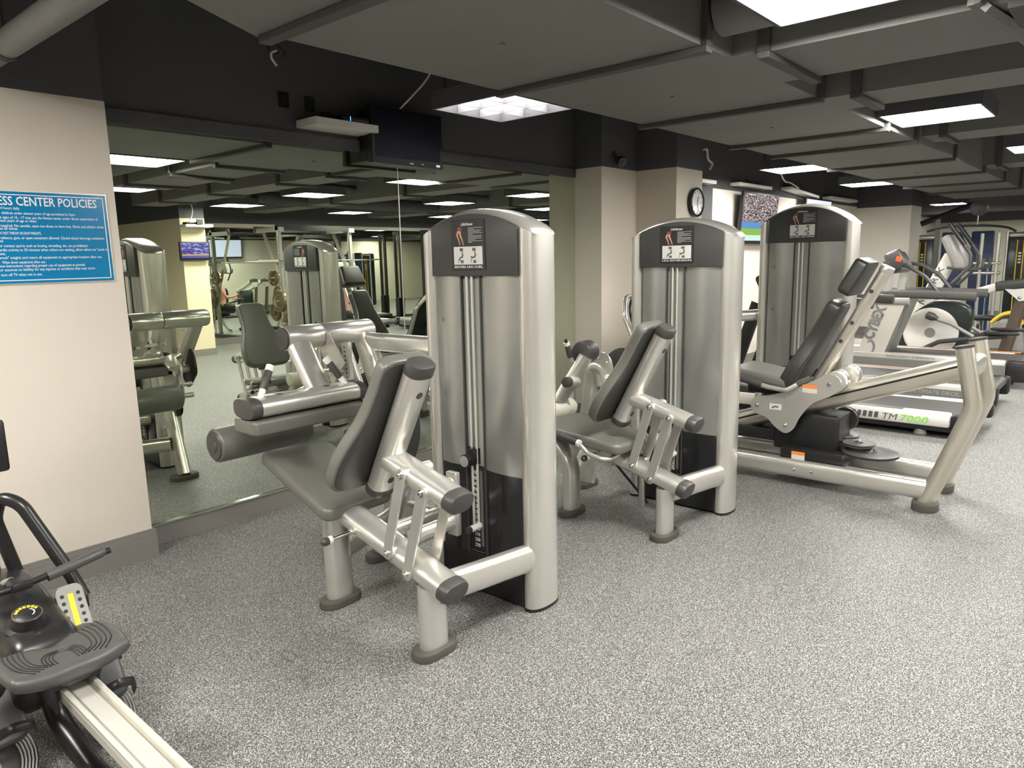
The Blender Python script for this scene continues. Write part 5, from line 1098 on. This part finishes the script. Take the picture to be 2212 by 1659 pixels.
m = MB(); m.tube([(15.05, 2.08, 1.25), (15.05, 2.08, 0.06)], 0.012, n=10); m.build('guide_rod', 'chrome', r)
r = thing('weight_bench', 'low black bench with padded top at the far right behind the brown post', 'bench', (13.4, 1.6, 0))
m = MB(); m.b2((13.2, 1.0, 0.40), (13.5, 2.0, 0.47), 0.02); m.build('bench_pad', 'black', r)
for y in (1.1, 1.9): m = MB(); m.b2((13.25, y-0.03, 0.0), (13.45, y+0.03, 0.40), 0.01); m.build('leg', 'chrome', r)
# ---------------------------------------------------------------- free-weight side, seen in the mirror
def smith():
    r = thing('smith_machine', 'grey smith machine with bronze weight plates on pegs, reflected left of the second tower', 'smith machine', (8.1, -4.4, 0))
    for x in (7.38, 8.95):
        m = MB(); m.tube([(x, -4.15, 0.0), (x, -4.15, 2.12)], 0.045, 0.045, n=4); m.build('upright', 'greyplastic', r, False)
        m = MB(); m.tube([(x+0.05, -3.65, 0.03), (x+0.05, -4.75, 2.10)], 0.03, 0.05, ref=(0, 1, 0.4), n=4); m.build('slanted_upright', 'steel', r, False)
        m = MB(); m.b2((x-0.04, -5.1, 0.0), (x+0.06, -3.4, 0.08)); m.build('base_beam', 'blackm', r, False)
        m = MB(); m.b2((x-0.04, -4.9, 2.08), (x+0.05, -4.05, 2.16)); m.build('top_beam', 'greyplastic', r, False)
        m = MB(); m.cyl((x-0.07, -4.08, 0.1), (x-0.07, -4.08, 2.1), 0.014, 10); m.build('guide_rod', 'chrome', r)
        for k in range(7): m = MB(); m.cyl((x-0.05, -4.10, 0.5+k*0.2), (x-0.12, -4.10, 0.5+k*0.2), 0.012, 8); m.build('catch_peg', 'chrome', r)
        for z, y in ((1.24, -4.30), (0.82, -4.10), (0.42, -3.86)):
            m = MB(); m.cyl((x+0.05, y, z), (x-0.22, y, z), 0.022, 12); m.build('storage_peg', 'chrome', r)
    m = MB(); m.b2((7.34, -4.95, 2.10), (9.0, -4.85, 2.2)); m.b2((7.34, -4.2, 2.10), (9.0, -4.1, 2.2)); m.build('cross_beam', 'blackm', r, False)
    m = MB(); m.cyl((6.2, -4.08, 1.545), (9.6, -4.08, 1.545), 0.016, 14); m.build('barbell', 'chrome', r); m = MB(); m.cyl((6.9, -4.08, 1.545), (7.28, -4.08, 1.545), 0.03, 14); m.build('bar_sleeve', 'greyplastic', r)
    lab = [['small bronze weight plate high on the smith machine peg', 'large bronze weight plate on the middle smith machine peg', 'large bronze weight plate low on the smith machine'],
           ['small plate on the far side of the smith machine', 'large plate on the middle far peg of the smith machine', 'large plate on the low far peg of the smith machine']]
    for j, x in enumerate((7.38, 8.95)):
        for i, (z, y, rad, n_) in enumerate(((1.24, -4.30, 0.145, 1), (0.82, -4.10, 0.20, 2), (0.42, -3.86, 0.20, 1))):
            t = thing('weight_plate', lab[j][i], 'weight plate', (x-0.1, y, z), 'weight plates on the smith machine')
            m = MB(); w_ = 0.04*n_; m.lathe((x-0.06-w_, y, z), UX, [(0, 0.03), (0, rad*0.35), (0.008, rad*0.4), (0.008, rad*0.8), (0, rad*0.84), (0, rad*0.98), (0.006, rad), (w_-0.006, rad), (w_, rad*0.98), (w_, 0.03)], 36); m.build('disc', 'gold', t)
            m = MB(); m.tube([V(x-0.061-w_, y+rad*0.58*math.cos(a*PI/8), z+rad*0.58*math.sin(a*PI/8)) for a in range(3, 14)], 0.004, 0.008, ref=(1, 0, 0), n=6); m.build('raised_rim', 'steel', t)
smith()
def fbench(label, x, y, rot, group=None):
    r = thing('weight_bench', label, 'bench', (x, y, 0))
    R_ = Matrix.Rotation(rot, 3, 'Z'); T = lambda a, b, c: V(x, y, 0)+R_@V(a, b, c)
    m = MB(); m.box(T(-0.05, 0, 0.84), (0.07, 0.30, 0.86), R_ @ Matrix.Rotation(-0.12, 3, 'Y'), 0.03); m.build('back_pad', 'paddark', r)
    m = MB(); m.box(T(0.24, 0, 0.46), (0.44, 0.30, 0.07), R_, 0.03); m.build('seat_pad', 'paddark', r)
    m = MB(); m.tube([T(0.35, 0, 0.42), T(0.0, 0, 0.30), T(-0.3, 0, 0.06)], 0.035, n=4); m.tube([T(-0.3, -0.25, 0.04), T(-0.3, 0.25, 0.04)], 0.03, n=4); m.build('frame', 'black', r, False)
    m = MB(); m.tube([T(0.1, 0, 0.38), T(0.32, 0, 0.05)], 0.03, n=4); m.tube([T(0.34, -0.2, 0.04), T(0.34, 0.2, 0.04)], 0.028, n=4); m.build('front_leg', 'chrome', r, False)
    return r
fbench('upright dark bench with the blonde person, beside the smith machine, seen in the mirror', 7.80, -3.02, -0.3)
def person():
    x, y = 7.94, -3.06; rot = -0.3; R_ = Matrix.Rotation(rot, 3, 'Z'); T = lambda a, b, c: V(x, y, 0)+R_@V(a, b, c)
    r = thing('person', 'blonde person in pink top seated on the upright bench, seen in the mirror', 'person', (x, y, 0.5))
    me = bpy.data.meshes.new('body'); verts = []; edges = []; rad = []
    def v(p, q, par=None):
        verts.append(T(*p)-V(x, y, 0.5)); rad.append(q)
        if par is not None: edges.append((par, len(verts)-1))
        return len(verts)-1
    hip = v((0.05, 0, 0.57), 0.13); wa = v((0.03, 0, 0.72), 0.11, hip); ch = v((0.03, 0, 0.92), 0.125, wa); sh = v((0.03, 0, 1.02), 0.09, ch); nk = v((0.04, 0, 1.09), 0.045, sh); h1 = v((0.06, 0, 1.17), 0.07, nk); h2 = v((0.06, 0, 1.25), 0.075, h1)
    for s_ in (-1, 1):
        k = v((0.03, 0.16*s_, 1.0), 0.05, sh); e = v((0.14, 0.22*s_, 0.78), 0.036, k); wr = v((0.30, 0.12*s_, 0.80), 0.026, e); hd = v((0.37, 0.10*s_, 0.82), 0.028, wr)
        for f in range(4): a = v((0.42, (0.10+0.014*(f-1.5))*s_, 0.83+0.008*f), 0.009, hd); v((0.455-0.005*f, (0.095+0.013*(f-1.5))*s_, 0.81+0.004*f), 0.007, a)
        v((0.40, 0.06*s_, 0.86), 0.009, hd)
        t = v((0.12, 0.09*s_, 0.55), 0.085, hip); kn = v((0.48, 0.14*s_, 0.54), 0.058, t); cf = v((0.50, 0.14*s_, 0.30), 0.05, kn); an = v((0.50, 0.14*s_, 0.09), 0.034, cf); v((0.60, 0.14*s_, 0.04), 0.03, an)
    me.from_pydata([tuple(q) for q in verts], edges, [])
    b = bpy.data.objects.new('body', me); COL.objects.link(b); b.parent = r; me.materials.append(M['skin'])
    sk = b.modifiers.new('skin', 'SKIN'); me.skin_vertices[0].data[0].use_root = True
    for i, q in enumerate(rad): me.skin_vertices[0].data[i].radius = (q, q)
    ss = b.modifiers.new('sub', 'SUBSURF'); ss.levels = 1; ss.render_levels = 2
    m = MB(); m.lathe(T(0.03, 0, 1.0), (0, 0, 1), [(-0.36, 0.13), (-0.28, 0.128), (-0.1, 0.142), (0.0, 0.135), (0.05, 0.09)], 20); m.build('top', mat('pink_top', (0.55, 0.25, 0.22), 0.7), r)
    m = MB(); m.lathe(T(0.05, 0, 0.57), (0, 0, 1), [(-0.09, 0.12), (-0.04, 0.15), (0.06, 0.145), (0.10, 0.12)], 20)
    for s_ in (-1, 1): m.tube([T(0.08, 0.09*s_, 0.56), T(0.32, 0.12*s_, 0.55)], 0.095, n=16)
    m.build('shorts', 'black', r)
    m = MB(); c = T(0.035, 0, 1.225); m.rings([[c+V(0.092*k*math.cos(a*PI/8), 0.088*k*math.sin(a*PI/8), dz) for a in range(16)] for k, dz in ((0.3, 0.11), (0.75, 0.085), (1.0, 0.03), (1.02, -0.04), (0.9, -0.12), (0.6, -0.18))]); m.build('hair', 'hair', r)
    m = MB(); q = T(0.125, 0, 1.225); m.box(q, (0.03, 0.10, 0.13), R_, 0.014); m.build('face', 'skin', r)
    m = MB(); 
    for s_ in (-1, 1): m.box(T(0.145, 0.028*s_, 1.245), (0.01, 0.032, 0.02), R_, 0.004)
    m.build('sunglasses', 'black', r)
    for s_ in (-1, 1): m = MB(); m.box(T(0.55, 0.14*s_, 0.04), (0.26, 0.09, 0.08), R_, 0.03); m.build('shoe', 'black', r)
person()
# treadmill with green display and cable station at the back, both near the back mirror
t = treadmill('distant treadmill with a lit green display, reflected left of the smith machine', 10.6, 11.4, -4.9, -3.2, 0.26, 'susp2')
m = MB(); m.tube([(10.7, -3.3, 0.2), (10.7, -3.6, 1.1)], 0.04, 0.07, ref=(0, 1, 0.3), n=14, p=3); m.build('mast', 'white', t); m = MB(); m.tube([(11.3, -3.3, 0.2), (11.3, -3.6, 1.1)], 0.04, 0.07, ref=(0, 1, 0.3), n=14, p=3); m.build('mast', 'white', t)
m = MB(); m.box((11.0, -3.68, 1.32), (0.6, 0.1, 0.4), Matrix.Rotation(-0.4, 3, 'X'), 0.03); cs = m.build('console', 'greyplastic', t); m = MB(); m.box((11.0, -3.745, 1.36), (0.26, 0.01, 0.15), Matrix.Rotation(-0.4, 3, 'X')); m.build('display', 'lcd', cs, False)
def cable_cross(label, x, y, w_, panel):
    r = thing('cable_station', label, 'exercise machine', (x, y, 0))
    for xa in (x-w_/2, x+w_/2):
        for yy in (y-0.10, y+0.10): m = MB(); m.tube([(xa, yy, 0), (xa, yy, 2.15)], 0.035, n=4); m.build('upright', 'blackm', r, False)
        m = MB(); m.cyl((xa, y-0.03, 0.1), (xa, y-0.03, 2.1), 0.012, 10); m.build('guide_rod', 'chrome', r); m = MB(); m.cyl((xa, y+0.03, 0.1), (xa, y+0.03, 2.1), 0.012, 10); m.build('guide_rod', 'chrome', r)
        m = MB(); m.b2((xa-0.09, y-0.07, 0.08), (xa+0.09, y+0.07, 0.62), 0.01); m.build('weight_stack', 'black', r, False)
    m = MB(); m.b2((x-w_/2-0.05, y-0.12, 2.12), (x+w_/2+0.05, y+0.12, 2.2)); m.build('top_beam', 'blackm', r, False)
    m = MB(); m.b2((x-w_/2-0.1, y-0.15, 0), (x+w_/2+0.1, y+0.15, 0.06)); m.build('base', 'blackm', r, False)
    if panel: m = MB(); m.b2((x-0.15, y+0.02, 0.3), (x+0.15, y+0.06, 1.55), 0.01); p = m.build('guard_panel', 'bluepanel', r); m = MB(); m.b2((x-0.15, y+0.06, 0.3), (x-0.12, y+0.065, 1.55)); m.build('stripe', 'yellow', p, False)
cable_cross('tall dark cable station between the leg press reflection and the second tower reflection', 11.0, -2.6, 1.1, True)
cable_cross('tall dark cable station deepest in the mirrored gym', 13.2, -3.4, 1.6, False)
cable_cross('added black cable frame close to the back mirror, darkening the view behind the leg press reflection', 12.65, -4.9, 2.0, False)  # extra frame, put in to darken the mirrored background
cable_cross('added black cable frame darkening the far end of the back mirror', 15.2, -4.7, 1.8, False)  # also added only to darken what the mirrors show
def seated_machine(label, x, y, rot):
    r = thing('seated_machine', label, 'exercise machine', (x, y, 0)); R_ = Matrix.Rotation(rot, 3, 'Z'); T = lambda a, b, c: V(x, y, 0)+R_@V(a, b, c)
    m = MB(); m.soft(rounded([(-0.17, 0), (0.17, 0), (0.15, 0.62), (-0.15, 0.62)], 0.13), 0.07, 0.02, T(0, 0.2, 0.55), R_@V(1, 0, 0), R_@V(0, 0.2, 0.98), 3); m.build('backrest', 'paddark', r)
    m = MB(); m.box(T(0, -0.05, 0.48), (0.40, 0.44, 0.07), R_, 0.03); m.build('seat', 'paddark', r)
    m = MB(); m.tube([T(0, -0.15, 0.42), T(0, 0.3, 0.35), T(0, 0.35, 0.9)], 0.04, n=4, fil=0.1); m.tube([T(0, 0.1, 0.4), T(0, 0.1, 0.0)], 0.04, n=4); m.box(T(0, 0.1, 0.03), (0.5, 0.7, 0.06), R_, 0.02); m.build('frame', 'blackm', r, False)
    for s_ in (-1, 1): m = MB(); m.tube([T(0.25*s_, -0.15, 0.50), T(0.27*s_, 0.1, 0.52), T(0.1*s_, 0.2, 0.42)], 0.014, n=10, fil=0.05); m.build('handle', 'chrome', r)
seated_machine('dark seated machine with round-topped backrest, reflected right of the leg press headrest', 7.9, -2.0, 2.4)
